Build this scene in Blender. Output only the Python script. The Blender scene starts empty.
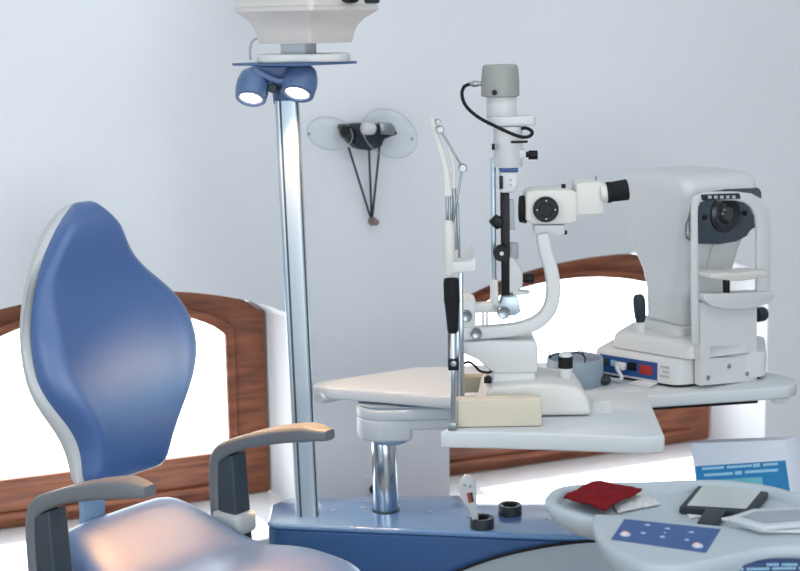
import bpy, bmesh, math, random
from mathutils import Vector, Matrix, noise as mnoise
random.seed(7)
scene = bpy.context.scene
COL = scene.collection
V = Vector
PI = math.pi

# ------------------------------------------------------------------ camera
F, CX, CY = 1500.0, 400.0, 285.5
CAMZ = 1.65
PITCH = math.atan2(CY - 20.0, F)
ROLL = math.radians(1.0)
fw = V((0, math.cos(PITCH), -math.sin(PITCH)))
up0 = V((0, math.sin(PITCH), math.cos(PITCH)))
rt0 = V((1, 0, 0))
# positive roll: picture verticals lean top-left
rt = rt0 * math.cos(ROLL) + up0 * -math.sin(ROLL) if False else rt0 * math.cos(ROLL) - up0 * math.sin(ROLL)
up = up0 * math.cos(ROLL) + rt0 * math.sin(ROLL)
O = V((0, 0, CAMZ))

def ray(x, y):
    return fw + rt * ((x - CX) / F) + up * ((CY - y) / F)
def at(x, y, Y):
    d = ray(x, y); return O + d * (Y / d.y)
def atz(x, y, z):
    d = ray(x, y); return O + d * ((z - CAMZ) / d.z)
def onp(x, y, p0, n):
    d = ray(x, y); return O + d * ((p0 - O).dot(n) / d.dot(n))

cam = bpy.data.cameras.new('camera'); cam.sensor_width = 36; cam.lens = 36 * F / 800
cam_ob = bpy.data.objects.new('camera', cam); COL.objects.link(cam_ob)
M = Matrix((rt, up, -fw)).transposed().to_4x4(); M.translation = O
cam_ob.matrix_world = M
cam.dof.use_dof = True; cam.dof.focus_distance = 3.12; cam.dof.aperture_fstop = 4.0
cam.clip_start = 0.05
scene.camera = cam_ob

# ------------------------------------------------------------------ materials
def lin(c):
    return tuple(((v / 255) / 12.92 if v / 255 <= .04045 else ((v / 255 + .055) / 1.055) ** 2.4) for v in c) + (1,)
MATS = {}
def mat(name, rgb, rough=.5, metal=0., var=.04, scale=8., bump=0., bscale=200., coat=0., crough=.2, emit=None, estr=0., spec=.5):
    m = bpy.data.materials.new(name); m.use_nodes = True
    nt = m.node_tree; b = nt.nodes['Principled BSDF']
    tc = nt.nodes.new('ShaderNodeTexCoord')
    nz = nt.nodes.new('ShaderNodeTexNoise'); nz.inputs['Scale'].default_value = scale; nz.inputs['Detail'].default_value = 3
    nt.links.new(tc.outputs['Object'], nz.inputs['Vector'])
    mx = nt.nodes.new('ShaderNodeMix'); mx.data_type = 'RGBA'
    c = lin(rgb)
    mx.inputs[6].default_value = tuple(v * (1 - var) for v in c[:3]) + (1,)
    mx.inputs[7].default_value = tuple(min(1, v * (1 + var)) for v in c[:3]) + (1,)
    nt.links.new(nz.outputs['Fac'], mx.inputs[0]); nt.links.new(mx.outputs[2], b.inputs['Base Color'])
    b.inputs['Roughness'].default_value = rough; b.inputs['Metallic'].default_value = metal
    b.inputs['Specular IOR Level'].default_value = spec
    if coat:
        b.inputs['Coat Weight'].default_value = coat; b.inputs['Coat Roughness'].default_value = crough
    if bump:
        n2 = nt.nodes.new('ShaderNodeTexNoise'); n2.inputs['Scale'].default_value = bscale
        bp = nt.nodes.new('ShaderNodeBump'); bp.inputs['Strength'].default_value = bump; bp.inputs['Distance'].default_value = .002
        nt.links.new(tc.outputs['Object'], n2.inputs['Vector']); nt.links.new(n2.outputs['Fac'], bp.inputs['Height'])
        nt.links.new(bp.outputs['Normal'], b.inputs['Normal'])
    if emit:
        b.inputs['Emission Color'].default_value = lin(emit); b.inputs['Emission Strength'].default_value = estr
    MATS[name] = m
    return m

mat('plaster', (232, 236, 240), .9, var=.025, scale=1.5, bump=.25, bscale=60, spec=.1)
mat('reveal_plaster', (244, 245, 246), .85, var=.02, scale=2, spec=.1)
mat('floor_tile', (150, 145, 140), .5, var=.08)
mat('white_ceiling', (235, 235, 235), .9)
mat('blue_vinyl', (40, 88, 150), .5, var=.05, scale=14, bump=.06, bscale=500, coat=1., crough=.42, spec=.9)
mat('shell_grey', (196, 201, 201), .5, var=.03, bump=.1, bscale=400)
mat('arm_grey', (108, 113, 118), .45, var=.05)
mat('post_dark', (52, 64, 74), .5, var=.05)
mat('bar_blue', (120, 152, 182), .4)
mat('blue_enamel', (104, 146, 194), .2, var=.03, coat=1., crough=.08)
mat('blue_front', (44, 86, 140), .4, var=.05)
mat('lamp_blue', (80, 106, 146), .38)
mat('aluminium', (182, 198, 210), .36, .6, var=.04)
mat('chrome', (190, 200, 208), .16, .95, var=.03)
mat('steel', (150, 158, 162), .3, .85, var=.04)
mat('groove', (50, 66, 78), .5)
mat('white_plastic', (210, 213, 213), .42, var=.02, scale=5)
mat('warm_plastic', (213, 213, 208), .42, var=.02, scale=5)
mat('projector_white', (214, 210, 206), .5, var=.02)
mat('cream', (205, 199, 180), .55, var=.03)
mat('olive_cream', (160, 155, 135), .55)
mat('table_grey', (205, 212, 215), .42, var=.02, scale=6)
mat('table_wood', (205, 196, 188), .5, var=.04, scale=3)
mat('tray_grey', (178, 191, 199), .42, var=.03, scale=5)
mat('sweep_grey', (158, 172, 182), .45, var=.03)
mat('arm_white', (196, 205, 212), .42, var=.02)
mat('hub_blue', (142, 158, 172), .4, var=.03)
mat('lamp_grey', (150, 153, 149), .5, var=.03)
mat('black_plastic', (17, 18, 21), .4, var=.1, spec=.25)
mat('black_rubber', (28, 30, 33), .7, var=.1, spec=.2)
mat('charcoal', (42, 52, 60), .45, var=.06, spec=.3)
mat('mask_dark', (56, 68, 78), .2, var=.06, coat=.4)
mat('lens_glass', (12, 16, 22), .05, var=.1, coat=1.)
mat('lens_ring', (28, 33, 40), .3)
mat('screen_grey', (190, 202, 200), .2, var=.03, coat=.3)
mat('tablet_screen', (150, 160, 170), .25, var=.1, scale=20)
mat('paper', (222, 227, 228), .8, var=.03, scale=30)
mat('cloth_white', (206, 212, 210), .9, var=.05, scale=40, bump=.4, bscale=150)
mat('red_cloth', (118, 22, 30), .92, var=.12, scale=30, bump=.5, bscale=220, spec=.2)
mat('keypad_blue', (46, 86, 144), .45, var=.04)
mat('icon_pale', (205, 216, 228), .5)
mat('button_orange', (232, 178, 150), .4, emit=(235, 170, 130), estr=.25)
mat('leaflet_blue', (24, 128, 182), .5, var=.12, scale=12)
mat('leaflet_teal', (110, 186, 196), .5, var=.2, scale=8)
mat('print_pale', (150, 200, 224), .5)
mat('carton_white', (214, 222, 232), .7, var=.02)
mat('navy', (24, 52, 104), .5, var=.08)
mat('port_blue', (38, 78, 140), .4, var=.2, scale=60)
mat('red_plastic', (160, 40, 44), .4)
mat('sticker_red', (176, 58, 48), .5)
mat('sticker_dark', (50, 66, 64), .5)
mat('lamp_glow', (255, 240, 220), .4, emit=(255, 238, 214), estr=6.)
mat('label_grey', (175, 182, 186), .6)
mat('sky_label', (140, 186, 214), .5)
mat('brown_knob', (130, 112, 104), .5)

def wood_mat():
    m = bpy.data.materials.new('brown_wood'); m.use_nodes = True
    nt = m.node_tree; b = nt.nodes['Principled BSDF']
    tc = nt.nodes.new('ShaderNodeTexCoord'); mp = nt.nodes.new('ShaderNodeMapping')
    mp.inputs['Scale'].default_value = (3, 3, 26)
    nt.links.new(tc.outputs['Object'], mp.inputs['Vector'])
    nz = nt.nodes.new('ShaderNodeTexNoise'); nz.inputs['Scale'].default_value = 2.2; nz.inputs['Detail'].default_value = 6
    nt.links.new(mp.outputs['Vector'], nz.inputs['Vector'])
    cr = nt.nodes.new('ShaderNodeValToRGB')
    cr.color_ramp.elements[0].position = .3; cr.color_ramp.elements[0].color = lin((100, 54, 35))
    cr.color_ramp.elements[1].position = .75; cr.color_ramp.elements[1].color = lin((156, 93, 62))
    nt.links.new(nz.outputs['Fac'], cr.inputs['Fac']); nt.links.new(cr.outputs['Color'], b.inputs['Base Color'])
    b.inputs['Roughness'].default_value = .45
    MATS['brown_wood'] = m
wood_mat()

def glass_mat(name, tint, gloss):
    m = bpy.data.materials.new(name); m.use_nodes = True
    nt = m.node_tree; nt.nodes.clear()
    out = nt.nodes.new('ShaderNodeOutputMaterial'); mix = nt.nodes.new('ShaderNodeMixShader')
    tr = nt.nodes.new('ShaderNodeBsdfTransparent'); gl = nt.nodes.new('ShaderNodeBsdfGlossy')
    lw = nt.nodes.new('ShaderNodeLayerWeight'); lw.inputs['Blend'].default_value = .5
    pw = nt.nodes.new('ShaderNodeMath'); pw.operation = 'POWER'; pw.inputs[1].default_value = 3.
    ml = nt.nodes.new('ShaderNodeMath'); ml.operation = 'MULTIPLY_ADD'; ml.inputs[1].default_value = gloss * 2; ml.inputs[2].default_value = .03
    nt.links.new(lw.outputs['Facing'], pw.inputs[0]); nt.links.new(pw.outputs[0], ml.inputs[0])
    tr.inputs['Color'].default_value = tint; gl.inputs['Roughness'].default_value = .05
    nt.links.new(ml.outputs[0], mix.inputs[0]); nt.links.new(tr.outputs[0], mix.inputs[1])
    nt.links.new(gl.outputs[0], mix.inputs[2]); nt.links.new(mix.outputs[0], out.inputs['Surface'])
    MATS[name] = m
glass_mat('pane_glass', (.98, .99, 1, 1), .12)
glass_mat('clear_glass', (.93, .95, .96, 1), .22)

# ------------------------------------------------------------------ mesh builder
def catmull(pts, sub):
    pts = [V(p) for p in pts]
    if sub <= 1 or len(pts) < 3: return pts
    out = []
    for i in range(len(pts) - 1):
        p0 = pts[max(i - 1, 0)]; p1 = pts[i]; p2 = pts[i + 1]; p3 = pts[min(i + 2, len(pts) - 1)]
        for k in range(sub):
            t = k / sub
            out.append(.5 * ((2 * p1) + (p2 - p0) * t + (2 * p0 - 5 * p1 + 4 * p2 - p3) * t * t + (3 * p1 - p0 - 3 * p2 + p3) * t ** 3))
    out.append(pts[-1]); return out

def frame_of(ax):
    ax = V(ax).normalized()
    h = V((0, 0, 1)) if abs(ax.z) < .9 else V((1, 0, 0))
    a = ax.cross(h).normalized(); b = ax.cross(a).normalized()
    return ax, a, b

class G:
    def __init__(s): s.bm = bmesh.new()
    def _merge(s, tb):
        bmesh.ops.recalc_face_normals(tb, faces=tb.faces[:])
        me = bpy.data.meshes.new('tmp'); tb.to_mesh(me); tb.free(); s.bm.from_mesh(me); bpy.data.meshes.remove(me)
        return s
    def _bev(s, tb, bev, seg, ang=30):
        if bev <= 0: return
        ed = [e for e in tb.edges if len(e.link_faces) == 2 and e.calc_face_angle(0) > math.radians(ang)]
        bmesh.ops.bevel(tb, geom=ed, offset=bev, segments=seg, profile=.5, affect='EDGES', clamp_overlap=True)
    def box(s, c, size, rot=None, bev=.003, seg=3):
        tb = bmesh.new(); bmesh.ops.create_cube(tb, size=1)
        for v in tb.verts: v.co = V((v.co.x * size[0], v.co.y * size[1], v.co.z * size[2]))
        s._bev(tb, min(bev, min(size) * .45), seg)
        for v in tb.verts: v.co = (rot @ v.co if rot else v.co) + V(c)
        return s._merge(tb)
    def prism(s, pts, vec, bev=0., seg=3, ang=30):
        tb = bmesh.new(); vec = V(vec)
        a = [tb.verts.new(V(p)) for p in pts]; b = [tb.verts.new(V(p) + vec) for p in pts]
        n = len(a)
        tb.faces.new(a); tb.faces.new(b[::-1])
        for i in range(n): tb.faces.new((a[i], b[i], b[(i + 1) % n], a[(i + 1) % n]))
        bmesh.ops.recalc_face_normals(tb, faces=tb.faces[:])
        s._bev(tb, bev, seg, ang)
        return s._merge(tb)
    def ring(s, outer, inner, vec, bev=0., seg=2):
        tb = bmesh.new(); vec = V(vec); n = len(outer)
        A = [tb.verts.new(V(p)) for p in outer]; B = [tb.verts.new(V(p)) for p in inner]
        C = [tb.verts.new(V(p) + vec) for p in outer]; D = [tb.verts.new(V(p) + vec) for p in inner]
        for i in range(n):
            j = (i + 1) % n
            tb.faces.new((A[i], A[j], B[j], B[i])); tb.faces.new((C[j], C[i], D[i], D[j]))
            tb.faces.new((A[j], A[i], C[i], C[j])); tb.faces.new((B[i], B[j], D[j], D[i]))
        bmesh.ops.recalc_face_normals(tb, faces=tb.faces[:])
        s._bev(tb, bev, seg, 40)
        return s._merge(tb)
    def lathe(s, p, axis, prof, seg=32, cap=True, sx=1., sy=1.):
        ax, a, b = frame_of(axis); tb = bmesh.new(); p = V(p); rings = []
        for r, h in prof:
            if r < 1e-6: rings.append([tb.verts.new(p + ax * h)])
            else: rings.append([tb.verts.new(p + ax * h + a * (r * sx * math.cos(2 * PI * k / seg)) + b * (r * sy * math.sin(2 * PI * k / seg))) for k in range(seg)])
        for q in range(len(rings) - 1):
            A, B = rings[q], rings[q + 1]
            for k in range(seg):
                l = (k + 1) % seg
                if len(A) == 1 and len(B) == 1: continue
                if len(A) == 1: tb.faces.new((A[0], B[k], B[l]))
                elif len(B) == 1: tb.faces.new((A[k], B[0], A[l]))
                else: tb.faces.new((A[k], B[k], B[l], A[l]))
        if cap:
            if len(rings[0]) > 1: tb.faces.new(rings[0])
            if len(rings[-1]) > 1: tb.faces.new(rings[-1][::-1])
        return s._merge(tb)
    def cyl(s, p0, p1, r0, r1=None, bev=.0015, seg=28):
        p0 = V(p0); p1 = V(p1); r1 = r0 if r1 is None else r1; L = (p1 - p0).length
        b = min(bev, r0 * .45, r1 * .45, L * .4)
        prof = [(r0 - b, 0), (r0 - b * .3, b * .3), (r0, b), (r1, L - b), (r1 - b * .3, L - b * .3), (r1 - b, L)] if b > 0 else [(r0, 0), (r1, L)]
        return s.lathe(p0, p1 - p0, prof, seg)
    def tube(s, pts, r, seg=12, sub=6, sx=1., sy=1., closed=False, upv=None):
        P = catmull(pts, sub); n = len(P)
        if isinstance(r, (list, tuple)):
            R = []
            for i in range(n):
                f = i / (n - 1) * (len(r) - 1); k = min(int(f), len(r) - 2); R.append(r[k] + (r[k + 1] - r[k]) * (f - k))
        else: R = [r] * n
        tb = bmesh.new(); rings = []
        t0 = (P[1] - P[0]).normalized(); _, a, b = frame_of(t0)
        if upv is not None:
            a = (V(upv) - t0 * V(upv).dot(t0)).normalized(); b = t0.cross(a)
        for i in range(n):
            t = (P[min(i + 1, n - 1)] - P[max(i - 1, 0)]).normalized()
            a = (a - t * a.dot(t)).normalized(); b = t.cross(a).normalized()
            rings.append([tb.verts.new(P[i] + a * (R[i] * sx * math.cos(2 * PI * k / seg)) + b * (R[i] * sy * math.sin(2 * PI * k / seg))) for k in range(seg)])
        for q in range(n - 1):
            for k in range(seg):
                l = (k + 1) % seg; tb.faces.new((rings[q][k], rings[q][l], rings[q + 1][l], rings[q + 1][k]))
        tb.faces.new(rings[0][::-1]); tb.faces.new(rings[-1])
        return s._merge(tb)
    def bar(s, pts, w, d, dirv, sub=6, bev=.003):
        """rectangular section swept along pts; dirv is the fixed depth direction"""
        P = catmull(pts, sub); n = len(P); tb = bmesh.new(); rings = []; dirv = V(dirv).normalized()
        for i in range(n):
            t = (P[min(i + 1, n - 1)] - P[max(i - 1, 0)]).normalized(); a = t.cross(dirv).normalized()
            f = i / (n - 1)
            W = w if not isinstance(w, (list, tuple)) else _lerp(w, f); D = d if not isinstance(d, (list, tuple)) else _lerp(d, f)
            b = min(bev, W * .3, D * .3); ring = []
            for (sa, sd) in ((1, 1), (-1, 1), (-1, -1), (1, -1)):
                c = P[i] + a * sa * (W / 2 - b) + dirv * sd * (D / 2 - b)
                base = {(1, 1): 0, (-1, 1): 90, (-1, -1): 180, (1, -1): 270}[(sa, sd)]
                for q in range(4):
                    an = math.radians(base + q * 30)
                    ring.append(tb.verts.new(c + a * (b * math.cos(an)) + dirv * (b * math.sin(an))))
            rings.append(ring)
        m = len(rings[0])
        for q in range(n - 1):
            for k in range(m):
                l = (k + 1) % m; tb.faces.new((rings[q][k], rings[q][l], rings[q + 1][l], rings[q + 1][k]))
        tb.faces.new(rings[0][::-1]); tb.faces.new(rings[-1])
        return s._merge(tb)
    def ball(s, c, r, sc=(1, 1, 1), rot=None):
        tb = bmesh.new(); bmesh.ops.create_uvsphere(tb, u_segments=24, v_segments=14, radius=r)
        for v in tb.verts:
            q = V((v.co.x * sc[0], v.co.y * sc[1], v.co.z * sc[2])); v.co = (rot @ q if rot else q) + V(c)
        return s._merge(tb)
    def loft(s, rings, cap=True):
        tb = bmesh.new(); R = [[tb.verts.new(V(p)) for p in r] for r in rings]; m = len(R[0])
        for q in range(len(R) - 1):
            for k in range(m):
                l = (k + 1) % m; tb.faces.new((R[q][k], R[q][l], R[q + 1][l], R[q + 1][k]))
        if cap: tb.faces.new(R[0][::-1]); tb.faces.new(R[-1])
        return s._merge(tb)
    def grid(s, fn, nu, nv, thick=None):
        tb = bmesh.new(); T = [[tb.verts.new(V(fn(i / nu, j / nv))) for j in range(nv + 1)] for i in range(nu + 1)]
        for i in range(nu):
            for j in range(nv): tb.faces.new((T[i][j], T[i + 1][j], T[i + 1][j + 1], T[i][j + 1]))
        bmesh.ops.recalc_face_normals(tb, faces=tb.faces[:])
        if thick: bmesh.ops.solidify(tb, geom=tb.faces[:], thickness=thick)
        return s._merge(tb)
    def quad(s, pts, vec): return s.prism(pts, vec)

def _lerp(lst, f):
    f *= len(lst) - 1; k = min(int(f), len(lst) - 2); return lst[k] + (lst[k + 1] - lst[k]) * (f - k)

WORLD = {}
def link(o, parent):
    COL.objects.link(o)
    if parent: o.parent = parent
def thing(name, label, cat, loc, group=None):
    o = bpy.data.objects.new(name, None); o.empty_display_size = .05; COL.objects.link(o)
    o.location = loc; o['label'] = label; o['category'] = cat
    if group: o['group'] = group
    WORLD[o.name] = V(loc); return o
def obj(name, g, m, parent=None, label=None, ang=35, merge=True):
    if merge: bmesh.ops.remove_doubles(g.bm, verts=g.bm.verts[:], dist=1e-6)
    base = WORLD[parent.name] if parent else None
    if base is None:
        cs = [v.co for v in g.bm.verts]
        base = V(((min(c.x for c in cs) + max(c.x for c in cs)) / 2, (min(c.y for c in cs) + max(c.y for c in cs)) / 2, min(c.z for c in cs)))
    for v in g.bm.verts: v.co -= base
    me = bpy.data.meshes.new(name); g.bm.to_mesh(me); g.bm.free()
    me.materials.append(MATS[m])
    me.shade_smooth(); me.set_sharp_from_angle(angle=math.radians(ang))
    o = bpy.data.objects.new(name, me); link(o, parent)
    if not parent: o.location = base
    WORLD[o.name] = base
    if label: o['label'] = label
    return o
def tag(o, label, cat, group=None):
    o['label'] = label; o['category'] = cat
    if group: o['group'] = group
    return o
def struct(o): o['kind'] = 'structure'; return o

def rrect(x0, x1, y0, y1, r, n=6):
    out = []
    for cx, cy, a0 in ((x1 - r, y1 - r, 0), (x0 + r, y1 - r, 90), (x0 + r, y0 + r, 180), (x1 - r, y0 + r, 270)):
        for k in range(n + 1):
            a = math.radians(a0 + 90 * k / n); out.append((cx + r * math.cos(a), cy + r * math.sin(a)))
    return out
X, Yv, Z = V((1, 0, 0)), V((0, 1, 0)), V((0, 0, 1))

# ================================================================== SETTING
wa = math.radians(22.5)
WD = V((math.cos(wa), math.sin(wa), 0)); WN = V((math.sin(wa), -math.cos(wa), 0))   # along the wall, into the room
RDEP = .25
FP = at(268, 400, 4.2); FP.z = 0                  # frame plane origin (right end of left window)
WP = FP + WN * RDEP                               # wall face origin
def fr(t, z, off=0.): return FP + WD * t + WN * off + Z * z
wins = [(-.95, -.003, .30, .835, .955), (.480, 1.512, .268, .805, .925)]     # t0,t1,bottom,spring,peak
T0, T1, HT = -2.6, 3.6, 3.0
def arch(t0, t1, zs, zp, n=24, e=0.):
    pts = []
    for k in range(n + 1):
        s = -1 + 2 * k / n
        pts.append((t0 + (t1 - t0) * k / n, zs + (zp - zs) * (1 - s * s) ** .75 if abs(s) < 1 else zs))
    return pts
OPEN = []
for w in wins:
    OPEN.append((w[0] - (.12 if w[0] < 0 else .022), w[1] + .035, w[2] - .03, w[3] + (.010 if w[0] < 0 else .036), w[4] + (.022 if w[0] < 0 else .036)))
class WallMesh:
    pass
def quadmesh(g, quads):
    tb = bmesh.new()
    for q in quads: tb.faces.new([tb.verts.new(V(p)) for p in q])
    bmesh.ops.remove_doubles(tb, verts=tb.verts[:], dist=1e-5)
    me = bpy.data.meshes.new('tmp'); tb.to_mesh(me); tb.free(); g.bm.from_mesh(me); bpy.data.meshes.remove(me)
Q = []; edge = T0
NA = 24
def face(ta, tb_, za, zb, zc, zd, off): Q.append((fr(ta, za, off), fr(tb_, zb, off), fr(tb_, zc, off), fr(ta, zd, off)))
for w, o in zip(wins, OPEN):
    face(edge, o[0], 0, 0, HT, HT, RDEP)
    face(o[0], o[1], 0, 0, o[2], o[2], RDEP)
    fa = arch(o[0], o[1], o[3], o[4], NA); ba = arch(w[0], w[1], w[3], w[4], NA)
    for k in range(NA):
        face(fa[k][0], fa[k + 1][0], fa[k][1], fa[k + 1][1], HT, HT, RDEP)
        Q.append((fr(*fa[k], RDEP), fr(*fa[k + 1], RDEP), fr(*ba[k + 1], -.08), fr(*ba[k], -.08)))
    Q.append((fr(o[0], o[2], RDEP), fr(*fa[0], RDEP), fr(*ba[0], -.08), fr(w[0], w[2], -.08)))
    Q.append((fr(o[1], o[2], RDEP), fr(*fa[-1], RDEP), fr(*ba[-1], -.08), fr(w[1], w[2], -.08)))
    Q.append((fr(o[0], o[2], RDEP), fr(o[1], o[2], RDEP), fr(w[1], w[2], -.08), fr(w[0], w[2], -.08)))
    # outer face of the wall around the opening
    face(w[0] - .3, w[0], 0, 0, HT, HT, -.08); face(w[1], w[1] + .3, 0, 0, HT, HT, -.08); face(w[0], w[1], 0, 0, w[2], w[2], -.08)
    for k in range(NA): face(ba[k][0], ba[k + 1][0], ba[k][1], ba[k + 1][1], HT, HT, -.08)
    edge = o[1]
face(edge, T1, 0, 0, HT, HT, RDEP)
g = G(); quadmesh(g, Q); struct(obj('wall_back', g, 'plaster', ang=20))
for i, w in enumerate(wins):
    g = G()
    g.prism([fr(w[0] - .002, w[2] - .020, -.01), fr(w[1] + .002, w[2] - .020, -.01), fr(w[1] + .033, w[2] - .030, RDEP + .10), fr(w[0] - (.118 if w[0] < 0 else .02), w[2] - .030, RDEP + .10)], Z * .022, .004)
    struct(obj('trim_%d' % (i + 1), g, 'reveal_plaster'))
    # frame
    ar = arch(w[0], w[1], w[3], w[4])
    fwid, rail = .105, (.13 if i == 0 else .155)
    g = G()
    outer = [(w[0], w[2] + .004)] + ar + [(w[1], w[2] + .004)]
    ti0, ti1 = w[0] + fwid, w[1] - fwid
    ai = arch(ti0, ti1, w[3] - .040, w[4] - .060)
    inner = [(ti0, w[2] + rail)] + ai + [(ti1, w[2] + rail)]
    g.ring([fr(t, z, .0) for t, z in outer], [fr(t, z, .0) for t, z in inner], WN * -.06, .004)
    fo = obj('window_%d' % (i + 1), g, 'brown_wood'); struct(fo)
    # sash moulding
    g = G()
    ao = arch(ti0 - .012, ti1 + .012, w[3] - .032, w[4] - .052); ai2 = arch(ti0 + .014, ti1 - .014, w[3] - .052, w[4] - .072)
    g.ring([fr(t, z, .012) for t, z in [(ti0 - .012, w[2] + rail - .012)] + ao + [(ti1 + .012, w[2] + rail - .012)]],
           [fr(t, z, .012) for t, z in [(ti0 + .014, w[2] + rail + .014)] + ai2 + [(ti1 - .014, w[2] + rail + .014)]], WN * -.02, .003)
    g.prism([fr(ti0 - .03, w[2] + .03, .003), fr(ti1 + .03, w[2] + .03, .003), fr(ti1 + .03, w[2] + .05, .003), fr(ti0 - .03, w[2] + .05, .003)], WN * .012, .004)
    obj('window_sash', g, 'brown_wood', fo)
    g = G(); g.prism([fr(t, z, -.03) for t, z in [(ti0 - .01, w[2] + rail - .01)] + arch(ti0 - .01, ti1 + .01, w[3] - .038, w[4] - .055) + [(ti1 + .01, w[2] + rail - .01)]], WN * -.004)
    obj('window_pane', g, 'pane_glass', fo)
# rest of the room
def wallslab(name, p, q, z0, z1, th, m):
    g = G(); d = (q - p).normalized(); n = V((d.y, -d.x, 0)) * th
    g.prism([p + Z * z0, q + Z * z0, q + Z * z1, p + Z * z1], n); return struct(obj(name, g, m))
cA, cB = WP + WD * T0, WP + WD * T1
DEP = 5.6
cC, cD = cB + WN * DEP, cA + WN * DEP
wallslab('wall_right', cB, cC, 0, HT, -.1, 'plaster')
wallslab('wall_front', cC, cD, 0, HT, -.1, 'plaster')
wallslab('wall_left', cD, cA, 0, HT, -.1, 'plaster')
g = G(); g.prism([c + (c - (cA + cC) / 2).normalized() * .5 for c in (cA, cB, cC, cD)], Z * -.1); struct(obj('floor', g, 'floor_tile'))
g = G(); g.prism([c + Z * HT + (c - (cA + cC) / 2).normalized() * .5 for c in (cA, cB, cC, cD)], Z * .1); struct(obj('ceiling', g, 'white_ceiling'))

# ================================================================== EXAM CHAIR
CS = .94
uh = V((.79, -.613, 0)).normalized(); wh = V((-uh.y, uh.x, 0))     # facing, and width axis (to the far side)
rear = at(112, 480, 3.30 * CS + .0); rear = V((-.575 * CS, 3.32 * CS, 0))
SEATZ = .540
chair = thing('examination_chair', 'blue padded patient examination chair with grey curved armrests at left', 'chair', (rear.x + uh.x * .25, rear.y + uh.y * .25, 0))
# --- backrest on a reclined plane
lean = math.radians(13)
bn = (uh * math.cos(lean) + Z * math.sin(lean)).normalized()        # face normal
bu = (Z * math.cos(lean) - uh * math.sin(lean)).normalized()        # up along backrest
bp0 = rear - uh * .10 + Z * .66
left_px = [(82, 473), (79, 455), (68, 432), (52, 412), (40, 392), (33, 365), (30, 335), (32, 305), (38, 275), (46, 250), (55, 228), (61, 213), (70, 206)]
right_px = [(164, 464), (165, 445), (168, 425), (174, 403), (182, 382), (188, 360), (190, 343), (187, 325), (181, 308), (168, 289), (150, 274), (134, 261), (123, 245), (115, 227), (108, 215), (98, 207)]
def tob(px):
    p = onp(px[0], px[1], bp0, bn) - bp0; return p.dot(wh), p.dot(bu)
LB = sorted([tob(p) for p in left_px], key=lambda q: q[1]); RB = sorted([tob(p) for p in right_px], key=lambda q: q[1])
def interp(tab, h):
    if h <= tab[0][1]: return tab[0][0]
    for a, b in zip(tab[:-1], tab[1:]):
        if h <= b[1]:
            f = (h - a[1]) / max(1e-9, b[1] - a[1]); return a[0] + (b[0] - a[0]) * f
    return tab[-1][0]
def smooth_interp(tab, h):
    return sum(interp(tab, h + d) * k for d, k in ((-.03, .15), (-.015, .2), (0, .3), (.015, .2), (.03, .15)))
hb = min(LB[0][1], RB[0][1]); ht = max(LB[-1][1], RB[-1][1]) + .006
hbL, hbR = LB[0][1], RB[0][1]
def backpt(i, j, e=0., depth=0., bulge=.0, edge=.0):
    # i in [-1,1] across, j in [0,1] up
    f = j
    h = hb + (ht - hb) * f
    wl, wr = smooth_interp(LB, h), smooth_interp(RB, h)
    wl -= e; wr += e
    # rounded head end and lower corners
    rt_ = .07
    dtop = ht - h
    k = 1.
    if dtop < rt_: k = math.sqrt(max(0, 1 - ((rt_ - dtop) / rt_) ** 2))
    mid = (wl + wr) / 2; half = (wr - wl) / 2
    rb_ = .03; kb = 1.
    if h - hb < rb_: kb = 1 - .12 * (1 - (h - hb) / rb_) ** 2
    kk = (.35 + .65 * k) if k < 1 else 1
    w = mid + i * half * kk * kb
    return w, h
def back_surface(sign, e, T, cupping, nu=36, nv=60):
    def fn(a, b):
        i = math.sin((a * 2 - 1) * PI / 2); j = .5 - .5 * math.cos(b * PI)
        w, h = backpt(i, j, e)
        ex = max(0, 1 - abs(i) ** 5) ** .42 * min(1, max(0, (1 - abs(2 * j - 1) ** 14)) ** .45)
        hh = (h - hb) / (ht - hb)
        n = sign * T * ex
        if sign > 0:
            # side wings, lumbar roll and head roll
            n += ex * .010 * math.exp(-((abs(i) - .80) / .10) ** 2) * math.exp(-((hh - .42) / .3) ** 2)
            n += ex * (cupping * (abs(i) ** 2.2) * math.exp(-((hh - .5) / .26) ** 2) * 1.0)
            n += ex * (.034 * math.exp(-((hh - .24) / .19) ** 2) + .016 * math.exp(-((hh - .9) / .1) ** 2) - .012 * math.exp(-((hh - .68) / .1) ** 2))
        return bp0 + wh * w + bu * h + bn * n
    return fn
g = G(); g.grid(back_surface(1, 0, .030, .030), 36, 60); g.grid(back_surface(-1, 0, .006, 0), 36, 60)
obj('backrest', g, 'blue_vinyl', chair, ang=60)
g = G()
def shellf(sign, T, off):
    f0 = back_surface(sign, .013, T, 0)
    return lambda a, b: f0(a, b) - bn * off
g.grid(shellf(1, .001, .010), 36, 60); g.grid(shellf(-1, .046, .010), 36, 60)
obj('backrest_shell', g, 'shell_grey', chair, ang=60)
# --- backrest bar
g = G()
bb = bp0 + bu * (hb + .10) - bn * .045 - wh * .055
g.bar([bb, bb - bu * .12 - wh * .0, rear + Z * (SEATZ - .02) + uh * -.07 - wh * .10, rear + Z * (SEATZ - .07) + uh * .08 - wh * .06], .014, .065, wh, 5)
obj('backrest_bar', g, 'bar_blue', chair)
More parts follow.
